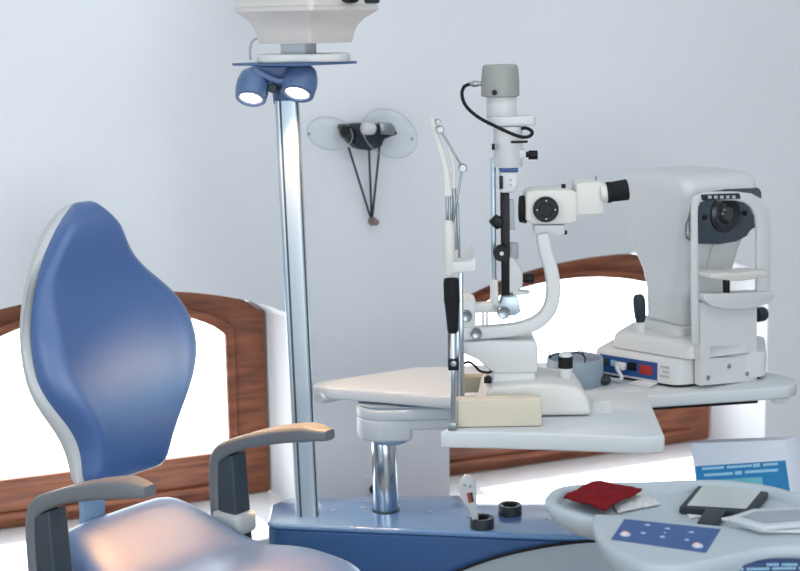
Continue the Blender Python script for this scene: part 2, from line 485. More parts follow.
# --- seat
SL, SW = .635, .215
def seat_top(a, b):
    # a across [-1,1], b along [0,1] rear to front
    aa = a; bb_ = b
    taper = 1 - .20 * max(0, (.40 - b) / .40) ** 2
    fr_ = max(0, (b - .80) / .20); k = math.sqrt(max(0, 1 - (fr_ * .93) ** 2.4)) if fr_ > 0 else 1
    rr = max(0, (.08 - b) / .08); kr = 1 - .14 * rr * rr
    w = a * SW * taper * (k if fr_ > 0 else 1) * kr
    z = .0
    z += .078 * math.exp(-(b / .24) ** 2) * (1 - .15 * a * a)             # rear rise
    z += -.012 * math.exp(-((b - .42) / .14) ** 2)                        # sitting hollow
    z += .022 * math.exp(-((b - .70) / .17) ** 2) * (1 - a * a * .4)
    z += .020 * abs(a) ** 2.5 * math.exp(-((b - .15) / .2) ** 2)
    z -= .022 * max(0, (b - .8) / .2) ** 2
    return w, z
def seat_fn(sign, T):
    def fn(a, b):
        i = math.sin((a * 2 - 1) * PI / 2); j = .5 - .5 * math.cos(b * PI)
        w, z = seat_top(i, j)
        ex = max(0, 1 - abs(i) ** 6) ** .4 * max(0, 1 - abs(2 * j - 1) ** 12) ** .4
        return rear - wh * .03 + uh * (-.125 + j * SL) + wh * w + Z * (SEATZ - .045 + (z + .045) * ex if sign > 0 else SEATZ - .045 - T * ex)
    return fn
g = G(); g.grid(seat_fn(1, 0), 40, 56); g.grid(seat_fn(-1, .02), 40, 56)
obj('seat', g, 'blue_vinyl', chair, ang=60)
g = G()
f0 = seat_fn(-1, .045)
g.grid(lambda a, b: f0(a, b) - Z * .003, 30, 40); f1 = seat_fn(-1, .0); g.grid(lambda a, b: f1(a, b) - Z * .003, 30, 40)
obj('seat_shell', g, 'shell_grey', chair, ang=60)
# --- armrests
for sgn, px_post, Ypost in ((-1, None, 0), (1, None, 0)):
    base = rear + wh * (sgn * .262) + uh * .03
    if sgn < 0: base = at(42, 520, 3.08 * CS); base.z = 0
    else: base = at(224, 480, 3.50 * CS); base.z = 0
    zt = .70
    pts = [base + Z * (zt - .17) - uh * .012, base + Z * (zt - .05) - uh * .012, base + Z * (zt + .002) + uh * .008, base + Z * (zt + .036) + uh * .075, base + Z * (zt + .066) + uh * .17, base + Z * (zt + .086) + uh * .26, base + Z * (zt + .090) + uh * .322]
    if sgn > 0: pts = [p + Z * -.008 for p in pts]
    g = G(); g.bar(pts, [.026, .030, .036, .03, .034, .036, .022], [.052, .052, .054, .058, .062, .06, .03], wh, 7, bev=.010)
    ao = obj('armrest', g, 'arm_grey', chair)
    g = G(); zt2 = pts[1].z
    g.prism([base + uh * .006 + Z * (zt2 - .16) - wh * .024, base + uh * .062 + Z * (zt2 - .16) - wh * .024, base + uh * .050 + Z * (zt2 + .055) - wh * .024, base + uh * .004 + Z * (zt2 + .035) - wh * .024], wh * .048, .004)
    obj('armrest_post', g, 'post_dark', ao)
    g = G(); g.box(base + uh * .028 + Z * (zt2 - .108) - wh * (sgn * .0), (.085, .068, .05), Matrix.Rotation(math.atan2(uh.y, uh.x), 3, 'Z'), .012)
    g.bar([base + uh * .03 + Z * (zt2 - .2), base + uh * .05 + Z * (zt2 - .215) - wh * sgn * .08, rear + uh * .2 + wh * sgn * .15 + Z * (SEATZ - .095)], .03, .05, uh, 4)
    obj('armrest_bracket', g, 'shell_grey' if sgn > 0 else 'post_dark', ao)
g = G(); pc = rear + uh * .22
g.cyl(pc + Z * .06, pc + Z * (SEATZ - .085), .055, .05, .004); g.lathe(pc + Z * .0, Z, [(.0, 0), (.27, 0), (.28, .02), (.26, .04), (.09, .075), (.06, .09)], 40, cap=False)
obj('pedestal', g, 'shell_grey', chair)

# ================================================================== CONSOLE
CZ = .50
con_loc = V((.30, 3.48, 0))
console = thing('console_cabinet', 'blue console cabinet carrying the lamp column and table pole', 'cabinet', con_loc)
cf = [atz(262, 524, CZ), atz(420, 529, CZ), atz(560, 536, CZ)]
cback = 3.535
c0, c1, c2 = cf
d = (c2 - c0).normalized(); c3 = c0 + d * 1.22
topo = [V((c0.x + .01, c0.y + .02, CZ)), V((c0.x + .03, c0.y, CZ)), c3, V((c3.x, cback, CZ)), V((c0.x + .05, cback, CZ)), V((c0.x + .01, cback - .05, CZ))]
g = G(); g.prism(topo, Z * -.014, .006, 4)
obj('top_panel', g, 'blue_enamel', console)
g = G()
ins = [p + V((.002 if p.x < .3 else -.004, .002 if p.y < 3.5 else -.004, 0)) for p in topo]
g.prism([V((p.x, p.y, CZ - .0145)) for p in ins], Z * -(CZ - .0145 - .05), .006)
g.prism([V((p.x + (.03 if p.x < .3 else -.03), p.y + (.03 if p.y < 3.5 else -.03), .0)) for p in topo], Z * .049, .0)
obj('cabinet_body', g, 'blue_front', console)
# grey lower sweep
g = G()
fn_ = V((d.y, -d.x, 0)); fp_ = c0 + fn_ * .012
sw = [onp(x, y, fp_, fn_) for x, y in ((448, 576), (470, 566.5), (500, 556.5), (530, 549.5), (560, 544.5), (600, 541), (680, 540))]
low = [V((sw[-1].x, sw[-1].y, .12)), V((sw[0].x, sw[0].y, .12))]
g.prism(sw + low, -fn_ * .010, .003)
obj('front_sweep', g, 'sweep_grey', console)
g = G(); g.tube([p + V((0, -.001, .001)) for p in sw], .0035, 8, 4); obj('edge_seal', g, 'black_rubber', console)
for px, py in ((316, 508), (335, 511), (363, 508), (397, 506), (428, 512), (545, 519), (468, 517)):
    p = atz(px, py, CZ)
    g = G(); g.lathe(p, Z, [(.006, -.001), (.006, .0015), (.004, .003), (0, .003)], 14); obj('screw', g, 'chrome', console)
for px, py in ((482, 527), (510, 514)):
    p = atz(px, py, CZ); r = .0275
    g = G(); g.lathe(p, Z, [(.0, .001), (.016, .001), (.0165, .022), (r - .006, .024), (r - .002, .024), (r, .021), (r, .0)], 36, cap=False)
    obj('holder_cup', g, 'charcoal', console)
# eye occluder
pb = atz(477, 521, CZ + .020); pbY = pb.y
oc = thing('eye_occluder', 'pale spoon shaped eye occluder with red and dark sticker standing in a holder cup', 'eye occluder', pb)
pts = [(466, 474.5), (462, 477), (459, 483), (458.5, 490), (461, 498), (465, 504), (469, 509), (471.5, 515), (473, 524), (478, 524), (478, 516), (477, 509), (476.5, 503), (476.5, 497), (476.5, 489), (475.5, 482), (472, 477)]
g = G(); g.prism([at(x, y, pbY) for x, y in pts], V((0, .006, 0)), .0012, 2); obj('paddle', g, 'table_grey', oc)
g = G(); g.prism([at(x, y, pbY - .0008) for x, y in ((466.6, 493.5), (469.5, 492.8), (471.6, 502.6), (468.8, 503.2))], V((0, .001, 0))); obj('sticker', g, 'sticker_red', oc, 'red half of sticker')
g = G(); g.prism([at(x, y, pbY - .0008) for x, y in ((469.5, 492.8), (472.4, 492.2), (474, 502), (471.6, 502.6))], V((0, .001, 0))); obj('sticker', g, 'sticker_dark', oc, 'dark green half of sticker')
g = G()
for a, b in (((462.5, 485), (465.5, 484.3)), ((464, 486.5), (466.5, 486)), ((468.5, 487.5), (472, 486.6)), ((469.5, 485.6), (471.5, 485.2))):
    g.tube([at(*a, pbY - .0004), at(*b, pbY - .0004)], .0008, 6, 1)
obj('printed_mark', g, 'post_dark', oc)

# ================================================================== LIGHT COLUMN with lamps and plate
CYp = atz(307.5, 513, .5).y
cb = atz(307.5, 513, CZ); cb.y = CYp; cb = at(307.5, 513, CYp); cb.z = CZ
ctop = at(287, 100, CYp)
column = thing('lamp_column', 'tall aluminium column with two lit blue spotlights and a blue shelf plate', 'lamp', cb)
ca = (ctop - cb).normalized(); cxv = (X - ca * X.dot(ca)).normalized(); cyv = ca.cross(cxv).normalized()
hw = .0262
def colring(p, pts): return [p + cxv * a + cyv * b for a, b in pts]
cs = rrect(-hw, hw, -.03, .03, .010, 5)
g = G(); g.loft([colring(cb, cs), colring(ctop, cs)]); obj('pole', g, 'aluminium', column)
for gx, gw in ((-.0135, .0024), (.0232, .0034)):
    g = G(); L = (ctop - cb).length
    a = cb + cxv * gx + cyv * (-.0305 if gx < .02 else -.0275)
    if (cyv.y < 0): a = cb + cxv * gx + cyv * (.0305 if gx < .02 else .0275)
    g.prism([a - cxv * gw, a + cxv * gw, a + cxv * gw + ca * L, a - cxv * gw + ca * L], V((0, .0015, 0))); obj('groove_strip', g, 'groove', column)
# plate
PZ = at(295, 62, CYp).z
pl = at(232, 62, CYp); pr = at(357, 63, CYp); pl.z = pr.z = PZ
pm = (pl + pr) / 2
g = G(); g.prism([pl, pm + V((.01, -.125, 0)), pr, pm + V((-.01, .125, 0))], Z * -.006, .001); obj('shelf_plate', g, 'lamp_blue', column)
# lamp bracket
hub = at(283, 84, CYp); hub.y = CYp - .005
g = G()
g.prism([at(x, y, CYp - .05) for x, y in ((251, 66), (309, 66), (307, 74), (296, 82), (279, 80), (262, 76), (251, 70))], V((0, .08, 0)), .006)
g.cyl(at(283, 76, CYp), at(285, 104, CYp), .028, .026, .003)
g.bar([at(254, 70, CYp - .06), at(270, 78, CYp - .065), at(281, 81, CYp - .065), at(292, 77, CYp - .06)], .012, .02, Yv, 4)
obj('lamp_bracket', g, 'lamp_blue', column)
g = G(); kp = at(273.5, 88, CYp - .045); g.cyl(kp, kp + V((0, -.03, 0)), .011, .010, .003)
obj('joint_screw', g, 'charcoal', column); 
SP = []
for (x, y, fx, fy, rr) in ((252, 87, 250.5, 100, .037), (299, 83, 297, 95, .040)):
    axd = V((-.12 if x < 270 else -.18, -.55, -.83)).normalized()
    tip = at(fx, fy - .5, CYp - .07)
    p = tip - axd * .062
    g = G(); g.lathe(p, axd, [(0, -.014), (rr * .5, -.011), (rr * .82, 0), (rr * .97, .018), (rr, .034), (rr * .985, .035), (rr * .985, .037), (rr, .038), (rr * .93, .06), (rr * .86, .062), (rr * .70, .0615), (rr * .64, .056), (0, .056)], 36, cap=False)
    sp = obj('spotlight', g, 'lamp_blue', column)
    g = G(); g.lathe(p, axd, [(0, .0585), (rr * .4, .0583), (rr * .64, .057)], 30, cap=False); obj('lamp_lens', g, 'lamp_glow', sp, 'glowing lamp lens')
    g = G(); q = at(273.5, 83, CYp - .05); g.cyl(p + axd * .02, q, .010, .008, .002); obj('pivot_arm', g, 'lamp_blue', sp)
    SP.append((tip + axd * .012, axd))

# ================================================================== CHART PROJECTOR on plate
prb = V((pm.x + .022, CYp, PZ))
proj = thing('chart_projector', 'white chart projector with flared body standing on the blue shelf plate', 'projector', prb)
sP = CYp / F
bz = lambda y: at(300, y, CYp).z
g = G(); pts = [(prb.x + .105 * math.cos(a), CYp + .075 * math.sin(a)) for a in [2 * PI * k / 40 for k in range(40)]]
pts = [(prb.x + .105 * (abs(math.cos(a)) ** .7) * (1 if math.cos(a) > 0 else -1), CYp + .085 * (abs(math.sin(a)) ** .7) * (1 if math.sin(a) > 0 else -1)) for a in [2 * PI * k / 48 for k in range(48)]]
g.prism([V((a, b, PZ + .0005)) for a, b in pts], Z * .018, .005); obj('base', g, 'white_plastic', proj)
g = G(); g.box((prb.x - .012, CYp, PZ + .035), (.062, .062, .036), Matrix.Rotation(-.4, 3, 'Z'), .004); obj('neck', g, 'arm_white', proj)
th = math.radians(-39); R = Matrix.Rotation(th, 3, 'Z')
pcen = V((prb.x + .004, CYp, 0))
secs = []
def sec(z, a, b, r=.008, sh=0): return [pcen + R @ V((p[0], p[1], 0)) + Z * z + X * sh for p in rrect(-a, a, -b, b, r, 5)]
zb = bz(40) - .004; zt_ = bz(11)
for f, k in ((0, 0), (.25, .07), (.5, .2), (.72, .45), (.9, .8), (1, 1)):
    secs.append(sec(zb + (zt_ - zb) * f, .080 + .036 * k, .073 + .042 * k, .007, .006 * k))
secs.append(sec(zt_ + .010, .118, .117, .014, .006))
g = G(); g.loft([sec(zb - .003, .078, .071, .01)] + secs); obj('lower_housing', g, 'projector_white', proj)
g = G(); g.loft([sec(zt_ + .0105, .115, .114, .014, .006), sec(zt_ + .03, .115, .114, .014, .006), sec(zt_ + .13, .112, .110, .02, .006), sec(zt_ + .145, .1, .1, .02, .006)]); obj('upper_housing', g, 'projector_white', proj)
# right face details
rfn = R @ V((1, 0, 0)); rfa = R @ V((0, 1, 0))
rfc = pcen + rfn * .1145 + X * .006 + Z * (zt_ + .038)
g = G(); q = rfc + rfa * .005 + Z * .006; g.lathe(q - rfn * .01, rfn, [(0, .0), (.030, 0), (.030, .028), (.026, .031), (.022, .024), (0, .022)], 32, cap=False); obj('lens', g, 'black_plastic', proj)
g = G(); pts = rrect(-.026, .026, -.008, .008, .007)
g.prism([rfc + rfa * (.088 + a) + Z * (-.016 + b) for a, b in pts], rfn * .003, .001); obj('sensor_window', g, 'charcoal', proj)
g = G(); g.prism([rfc + rfa * a + Z * b for a, b in ((.045, .004), (.11, .004), (.11, .03), (.045, .03))], rfn * .0015); obj('label_plate', g, 'sky_label', proj)
g = G(); g.tube([at(257, 38, CYp + .02), at(252, 42, CYp + .02), at(250, 50, CYp + .02), at(250.5, 60, CYp + .02)], .0028, 10, 6); obj('cable', g, 'label_grey', proj)

# ================================================================== SUPPORT POLE + ARM
PY = atz(386, 510, .5).y
sb = at(386, 510, PY); sb.z = CZ
stand = thing('table_support', 'polished chrome pole with white swing arm under the instrument table', 'stand', sb)
tz = at(386, 437, PY).z; pxt = at(383.5, 440, PY).x
g = G(); g.cyl(V((sb.x, PY, CZ - .0)), V((sb.x - .003, PY, tz + .015)), .0295, .0285, .001, 40); obj('chrome_pole', g, 'chrome', stand)
g = G(); g.lathe(V((sb.x, PY, CZ)), Z, [(.0298, 0), (.033, 0), (.033, .002), (.0298, .003)], 40, cap=False); obj('pole_collar', g, 'groove', stand)
z0 = at(380, 443, PY - .05).z; z1 = at(380, 409, PY - .05).z
xl = at(356, 420, PY - .05).x
pl_ = []
for a in [math.radians(90 + 180 * k / 14) for k in range(15)]: pl_.append(V((xl + .065 + .065 * math.cos(a), PY + .005 + .065 * math.sin(a), z0)))
pl_ += [V((.42, 3.39, z0)), V((.48, 3.45, z0)), V((.42, 3.52, z0))]
g = G(); g.prism([p + Z * (z1 - z0 - .03) for p in pl_], Z * .03, .008, 4); 
g.prism([p + Z * .002 for p in pl_[:15]] + [V((xl + .13, PY - .05, z0 + .002)), V((xl + .13, PY + .06, z0 + .002))][::1], Z * .055, .008, 4)
g.prism([V((xl + .10, PY - .052, z0 + .028)), V((.42, 3.395, z0 + .028)), V((.42, 3.51, z0 + .028)), V((xl + .10, PY + .06, z0 + .028))], Z * .05, .006)
obj('swing_arm', g, 'arm_white', stand)
g = G(); g.lathe(V((sb.x + .012, PY - .01, z0 - .006)), Z, [(.0, 0), (.042, 0), (.046, .004), (.046, .02), (0, .02)], 36, cap=False); obj('arm_collar', g, 'bar_blue', stand)
g = G(); g.prism([V((p.x, p.y, z1 + .0006)) + (V((xl + .12, PY, z1)) - V((p.x, p.y, z1))).normalized() * .004 for p in pl_], Z * .004, .001); obj('arm_cover', g, 'hub_blue', stand)

# ================================================================== INSTRUMENT TABLE (long, behind)
TZ = .80
near = [(311, 386), (380, 391), (450, 397), (520, 400), (580, 401), (645, 396), (720, 391), (768, 388), (790, 386), (797, 383)]
back = [(796, 379), (785, 375), (762, 371), (680, 366), (600, 362), (520, 362), (449, 366), (415, 367), (362, 375), (316, 382)]
outl = [atz(x, y, TZ) for x, y in near + back]
tb_loc = V((.40, 3.62, TZ - .03))
table = thing('instrument_table', 'long grey instrument table top with rounded drop ends behind the slit lamp', 'table', tb_loc)
g = G(); g.prism(outl, Z * -.030, .006, 3); obj('tabletop', g, 'table_grey', table)
ga, gb = atz(318, 386.5, TZ), atz(352, 378, TZ)
g = G(); g.tube([V((p.x, p.y, TZ - .028)) for p in (ga, ga.lerp(gb, .33), ga.lerp(gb, .66), gb)], [.016, .022, .022, .014], 16, 4, 1., .8); obj('end_grip', g, 'table_grey', table)
ga, gb = atz(781, 384.5, TZ), atz(775, 376, TZ)
g = G(); g.tube([V((p.x, p.y, TZ - .026)) for p in (ga, ga.lerp(gb, .33), ga.lerp(gb, .66), gb)], [.022, .028, .028, .018], 16, 4, 1., 1.); obj('end_grip', g, 'table_grey', table)
g = G(); g.prism([atz(x, y, TZ - .0305) for x, y in ((652, 404.5), (758, 397.5), (758, 384), (652, 384))], Z * -.014, .002); obj('under_plate', g, 'black_plastic', table)
g = G(); g.cyl(V((.42, 3.455, z1 + .0052)), V((.42, 3.455, TZ - .0302)), .045, .045, .001)
obj('pivot_boss', g, 'arm_white', table)

# round tray (hub dish) on the table
hc = atz(575, 386, TZ); hr = .070
hr = .066
dish = thing('round_tray', 'blue grey round tray with raised rim on the table behind the slit lamp joystick', 'tray', V((hc.x, hc.y + .03, TZ)))
hcc = V((hc.x + .003, hc.y + .028, TZ + .0005))
hh = .062
g = G(); g.lathe(hcc, Z, [(0, 0), (hr, 0), (hr * 1.01, .02), (hr * 1.0, hh - .004), (hr * .985, hh), (hr * .93, hh), (hr * .91, hh - .004), (hr * .90, hh - .018), (0, hh - .018)], 48, cap=False); obj('dish', g, 'hub_blue', dish)
g = G(); q = hcc + V((hr * .99, -.02, .012)); g.box(q, (.03, .03, .018), None, .006); obj('latch', g, 'charcoal', dish)
gl = thing('trial_glasses', 'dark wire spectacles lying in the round tray', 'glasses', hcc + V((-.02, 0, hh - .016)))
g = G()
gz = hcc.z + hh - .010
def rg(cx, cy, r): return [V((cx + r * math.cos(2 * PI * k / 20), cy + r * .9 * math.sin(2 * PI * k / 20), gz + .012 * math.sin(2 * PI * k / 20) + .006)) for k in range(21)]
c1_ = hcc.x - .035; 
g.tube(rg(c1_ - .006, hcc.y - .01, .019), .0018, 8, 1); g.tube(rg(c1_ + .040, hcc.y - .004, .019), .0018, 8, 1)
g.tube([V((c1_ + .013, hcc.y - .009, gz + .008)), V((c1_ + .018, hcc.y - .006, gz + .013)), V((c1_ + .022, hcc.y - .006, gz + .008))], .0016, 8, 4)
obj('frame', g, 'black_plastic', gl)
for sx_ in (-.025, .058):
    g = G(); g.tube([V((c1_ + sx_, hcc.y - .006, gz + .010)), V((c1_ + sx_ * .9, hcc.y + .02, gz + .022)), V((c1_ + sx_ * .8, hcc.y + .045, gz + .012))], .0016, 8, 5); obj('temple', g, 'black_plastic', gl)

# paper booklet on table
g = G()
g.prism([atz(x, y, TZ + .0012) for x, y in ((629, 384), (649, 388), (660, 383), (640, 380))], Z * .003, .0005); 
g.prism([atz(x, y, TZ + .0055) for x, y in ((634, 382.5), (650, 386.5), (657, 383.5), (642, 380))], Z * .002, .0005)
tag(obj('folded_leaflet', g, 'paper'), 'small white folded leaflet on the table beside the autorefractor base', 'paper')

# ================================================================== AUTOREFRACTOR
aa = math.radians(31)
ex, ey = V((math.cos(aa), math.sin(aa), 0)), V((-math.sin(aa), math.cos(aa), 0))
A0 = atz(667, 389, TZ)                          # near left base corner
def A(x, y, z): return A0 + ex * x + ey * y + Z * (z + .001)
refr = thing('autorefractor', 'white autorefractor with dark face mask, chin rest frame and side joystick', 'optical instrument', A(.13, .12, 0))
def asec(z, x0, x1, y0, y1, r): return [A(a, b, z) for a, b in rrect(x0, x1, y0, y1, r, 6)]
def poly(pts, r, z, ins=0.):
    """rounded plan polygon through pixel points at TZ level, lifted to height z and inset"""
    P = [atz(x, y, TZ) for x, y in pts]; c = sum(P, V()) / len(P); n = len(P); out = []
    P = [p + (c - p).normalized() * ins for p in P]
    for q in range(n):
        a, b, d_ = P[q - 1], P[q], P[(q + 1) % n]
        e1 = (a - b); e2 = (d_ - b); r1 = min(r, e1.length * .4); r2 = min(r, e2.length * .4)
        s1 = b + e1.normalized() * r1; s2 = b + e2.normalized() * r2
        for m in range(6):
            t = m / 5; out.append((s1 * (1 - t) ** 2 + b * 2 * t * (1 - t) + s2 * t * t))
    return [V((p.x, p.y, TZ + z + .001)) for p in out]
BP = [(594, 375.2), (676, 389), (766, 379.5), (764, 362), (620, 360)]
g = G(); g.loft([poly(BP, .02, .006, .003), poly(BP, .02, .008), poly(BP, .02, .060), poly(BP, .02, .064, .003), poly(BP, .02, .066, .008)])
base_o = obj('base_unit', g, 'white_plastic', refr)
g = G(); g.loft([poly(BP, .02, -.0005, .012), poly(BP, .02, .0065, .012)]); obj('foot_pad', g, 'black_rubber', refr)
L1, L0 = atz(676, 389, TZ), atz(594, 375.2, TZ)
Ld = (L0 - L1).normalized(); Ln = V((Ld.y, -Ld.x, 0))
if Ln.y > 0: Ln = -Ln
def L(y, z, o=0): return L1 + Ld * y + Ln * o + Z * (z + .001)
LL = (L0 - L1).length
g = G(); g.prism([L(.050, .012, .001), L(LL - .018, .012, .001), L(LL - .018, .054, .001), L(.050, .054, .001)], Ln * -.004); obj('connector_panel', g, 'port_blue', base_o)
ux = (LL - .068) / 100
for (y0, y1, z0_, z1_, m, nm) in ((84, 97, .028, .046, 'charcoal', 'socket'), (70, 80, .030, .044, 'print_pale', 'socket'), (36, 50, .026, .046, 'black_plastic', 'socket'), (8, 30, .022, .044, 'red_plastic', 'power_switch')):
    y0 = .05 + y0 * ux; y1 = .05 + y1 * ux
    g = G(); g.prism([L(y0, z0_, .004), L(y1, z0_, .004), L(y1, z1_, .004), L(y0, z1_, .004)], Ln * -.005, .0012); obj(nm, g, m, base_o)
yc_ = .05 + 60 * ux
g = G(); g.tube([L(yc_, .036, .006), L(yc_, .034, .026), L(yc_ - .02, .016, .036), L(yc_ - .01, .007, .036), L(yc_ + .03, .0065, .028), L(yc_ + .06, .0065, .020)], .0045, 10, 8); obj('cable', g, 'white_plastic', base_o)
g = G(); g.prism([L(yc_ - .013, .026, .002), L(yc_ + .013, .026, .002), L(yc_ + .013, .044, .002), L(yc_ - .013, .044, .002)], Ln * .016, .004); obj('plug', g, 'white_plastic', base_o)
for k in range(3):
    g = G(); g.prism([L(.018, .022 + .011 * k, .0004), L(.042 - .006 * (k % 2), .022 + .011 * k, .0004), L(.042 - .006 * (k % 2), .027 + .011 * k, .0004), L(.018, .027 + .011 * k, .0004)], Ln * .0006); obj('printed_label', g, 'label_grey', base_o)
# carriage
def cpoly(z, ins, r=.022):
    zz = TZ + z + .001; P = [atz(x, y, TZ + .068) for x, y in ((611, 347.5), (690, 360.5), (752, 353), (750, 338), (630, 336))]
    c = sum(P, V()) / len(P); n = len(P); out = []
    P = [p + (c - p).normalized() * ins for p in P]
    for q in range(n):
        a, b, d_ = P[q - 1], P[q], P[(q + 1) % n]; s1 = b + (a - b).normalized() * r; s2 = b + (d_ - b).normalized() * r
        for m in range(6):
            t = m / 5; out.append(s1 * (1 - t) ** 2 + b * 2 * t * (1 - t) + s2 * t * t)
    return [V((p.x, p.y, zz)) for p in out]
g = G(); g.loft([cpoly(.0665, .006), cpoly(.069, 0), cpoly(.096, .003), cpoly(.106, .014), cpoly(.109, .022)]); obj('carriage', g, 'white_plastic', refr)
g = G(); g.loft([asec(.1085, .060, .255, .03, .205, .02), asec(.125, .062, .253, .032, .2, .022), asec(.1295, .066, .249, .036, .196, .022)]); obj('neck_base', g, 'white_plastic', refr)
# head
hs = [(.1305, .083, .245, .045, .180, .02), (.165, .081, .246, .045, .182, .024), (.205, .079, .248, .045, .185, .028), (.25, .076, .251, .042, .198, .03), (.30, .068, .259, .03, .228, .032), (.335, .061, .265, .015, .244, .035),
      (.37, .054, .270, .002, .254, .034), (.40, .049, .273, -.006, .264, .032), (.428, .046, .276, -.008, .264, .030), (.454, .046, .275, -.007, .252, .030), (.472, .050, .271, -.002, .238, .030), (.481, .058, .264, .010, .225, .030), (.486, .072, .250, .03, .21, .030), (.4875, .095, .225, .06, .19, .03)]
g = G(); g.loft([asec(*s) for s in hs]); obj('head', g, 'white_plastic', refr, ang=50)
# side fairing seam
g = G()
# mask : dark visor on front of head
def vis(a, z, o): return A(a + .034, -.012 - o, z - .014)
outl_v = [(.008, .375), (.012, .355), (.035, .345), (.10, .338), (.16, .340), (.195, .350), (.205, .362), (.232, .372), (.242, .39), (.242, .45), (.232, .462), (.12, .466), (.02, .462), (.008, .445)]
g = G(); g.prism([vis(a, z, 0) for a, z in [(.026 + (a_ - .008) * .92, z_) for a_, z_ in outl_v]], ey * .03, .006); mask = obj('face_mask', g, 'mask_dark', refr)
lc = A(.156, -.013, .396)
g = G(); g.lathe(lc, -ey, [(.044, 0), (.044, .004), (.036, .010), (.030, .010), (.024, .006), (.022, .006)], 40, cap=False); obj('lens_ring', g, 'lens_ring', mask)
g = G(); g.lathe(lc, -ey, [(.030, .006), (.018, .0085), (.015, .013), (.012, .013), (.0, .014)], 36, cap=False); obj('lens', g, 'lens_glass', mask)
for sx_ in (-.062, .062):
    g = G(); g.lathe(A(.156 + sx_, -.013, .392), -ey, [(.006, 0), (.006, .003), (0, .004)], 16, cap=False); obj('sensor', g, 'black_plastic', mask)
g = G(); g.tube([A(.150, .013, .325), A(.150, .028, .30), A(.150, .041, .255)], .0012, 6, 2); obj('seam', g, 'label_grey', refr)
# chin rest frame
FY = -.055
fp0 = A(0, FY, 0)
def Fp(x, y, o=0.): return onp(x, y, fp0, ey) + ey * o
outer = [(692, 340), (691, 300), (690.5, 250), (690.5, 205), (692, 196), (698, 193), (720, 191.5), (740, 191.5), (753, 193), (764, 199), (769.5, 208), (771, 225), (771, 262), (771, 290), (770, 300), (762, 305), (740, 308), (715, 307), (703, 303), (700, 325), (699, 342)]
# build as bars and plate
g = G()
oL = [(693.5, 345), (693.3, 300), (693, 250), (692.8, 210), (693.4, 200), (697, 195), (706, 192.2), (722, 191.6), (738, 191.8), (752, 193.5), (762, 199), (768.5, 209), (771, 223), (771, 250), (771, 275), (771, 296)]
iL = [(699, 345), (698.7, 300), (698.5, 250), (698, 215), (698.4, 207), (700.5, 202.5), (706, 200.5), (722, 200.2), (736, 200.6), (746, 203), (752, 208), (756, 216), (757.5, 228), (757.5, 250), (757.5, 275), (757.5, 296)]
tbv = []
g.prism([Fp(x, y) for x, y in oL] + [Fp(x, y) for x, y in iL[::-1]], ey * .009, .002, 2, 25)
frm = obj('headrest_frame', g, 'white_plastic', refr)
g = G(); g.prism([Fp(x, y, -.006) for x, y in ((700.5, 194.5), (738, 193), (739.5, 198.5), (702, 200.5))], ey * .014, .002); obj('forehead_pad', g, 'charcoal', frm)
g = G()
for k in range(5):
    x = 706 + 6 * k; g.prism([Fp(x, 195.4, -.0068), Fp(x + 3.4, 195.2, -.0068), Fp(x + 3.6, 198.2, -.0068), Fp(x + .2, 198.4, -.0068)], ey * .001)
obj('pad_print', g, 'label_grey', frm)
g = G(); g.prism([Fp(x, y, -.012) for x, y in ((701, 293.5), (770.5, 290.5), (770.5, 297), (767, 302), (755, 306.5), (738, 309), (720, 308.5), (707, 305), (701.5, 299.5))], ey * .035, .003); obj('chin_shelf', g, 'white_plastic', frm)
# pedestal with slot
g = G()
po = [(697.5, 303), (758, 303), (758, 340), (758, 372), (758, 384), (727, 388), (697, 391.5), (697, 372), (697, 345)]
def slab(x0, x1, ytl, ytr, ybl, ybr): return [Fp(x0, ytl, .004), Fp(x1, ytr, .004), Fp(x1, ybr, .004), Fp(x0, ybl, .004)]
g.prism(slab(701.5, 758, 303, 303, 347, 345), ey * .018, .0)
g.prism(slab(701.5, 711, 347, 346.5, 360, 359), ey * .018, .0)
g.prism(slab(750, 758, 345, 345, 357, 356.5), ey * .018, .0)
g.prism(slab(701.5, 758, 359.5, 356.5, 386, 381), ey * .018, .0)
ped = obj('chin_pedestal', g, 'white_plastic', refr)
g = G(); g.prism([Fp(710, 347, .022), Fp(751, 345, .022), Fp(751, 358, .022), Fp(710, 360, .022)], ey * .004); obj('slot_back', g, 'label_grey', ped)
for px, py in ((709, 378), (730, 366.5), (748, 374)):
    g = G(); p = Fp(px, py, .004); g.lathe(p, -ey, [(.0055, 0), (.0055, .002), (.004, .003), (0, .003)], 14, cap=False); obj('screw', g, 'steel', ped)
# chin rest
g = G(); cp = [Fp(x, y, -.03) for x, y in ((702, 272), (716, 270.5), (729, 271.5), (745, 269), (757, 269), (758, 275), (745, 277.5), (730, 279.5), (716, 278.5), (702, 277))]
g.prism(cp, ey * .055, .003); obj('chin_rest', g, 'warm_plastic', frm)
g = G(); p = Fp(726, 278, .0); q = Fp(726.5, 296, .0); g.cyl(p, q, .008, .008, .001); obj('chin_post', g, 'black_plastic', frm)
# knob right
g = G(); kx = A(.292, .03, .133); g.cyl(kx, kx + ex * .02, .010, .010); g.lathe(kx + ex * .014, ex, [(0, 0), (.016, 0), (.018, .003), (.018, .02), (.015, .026), (0, .026)], 26, cap=False); obj('side_knob', g, 'charcoal', refr)
# joystick
jp = atz(640, 336, TZ + .10); 
jb = onp(640.5, 325, jp, ey); jt = onp(638.5, 296, jp, ey)
g = G(); g.cyl(jb - Z * .032, jb + Z * .012, .013, .009); jo = obj('joystick', g, 'white_plastic', refr)
g = G(); g.lathe(jb + Z * .008, jt - jb, [(0, 0), (.010, 0), (.0135, .012), (.0155, .04), (.0145, .058), (.010, .066), (0, .068)], 24, cap=False); obj('joystick_grip', g, 'charcoal', jo)

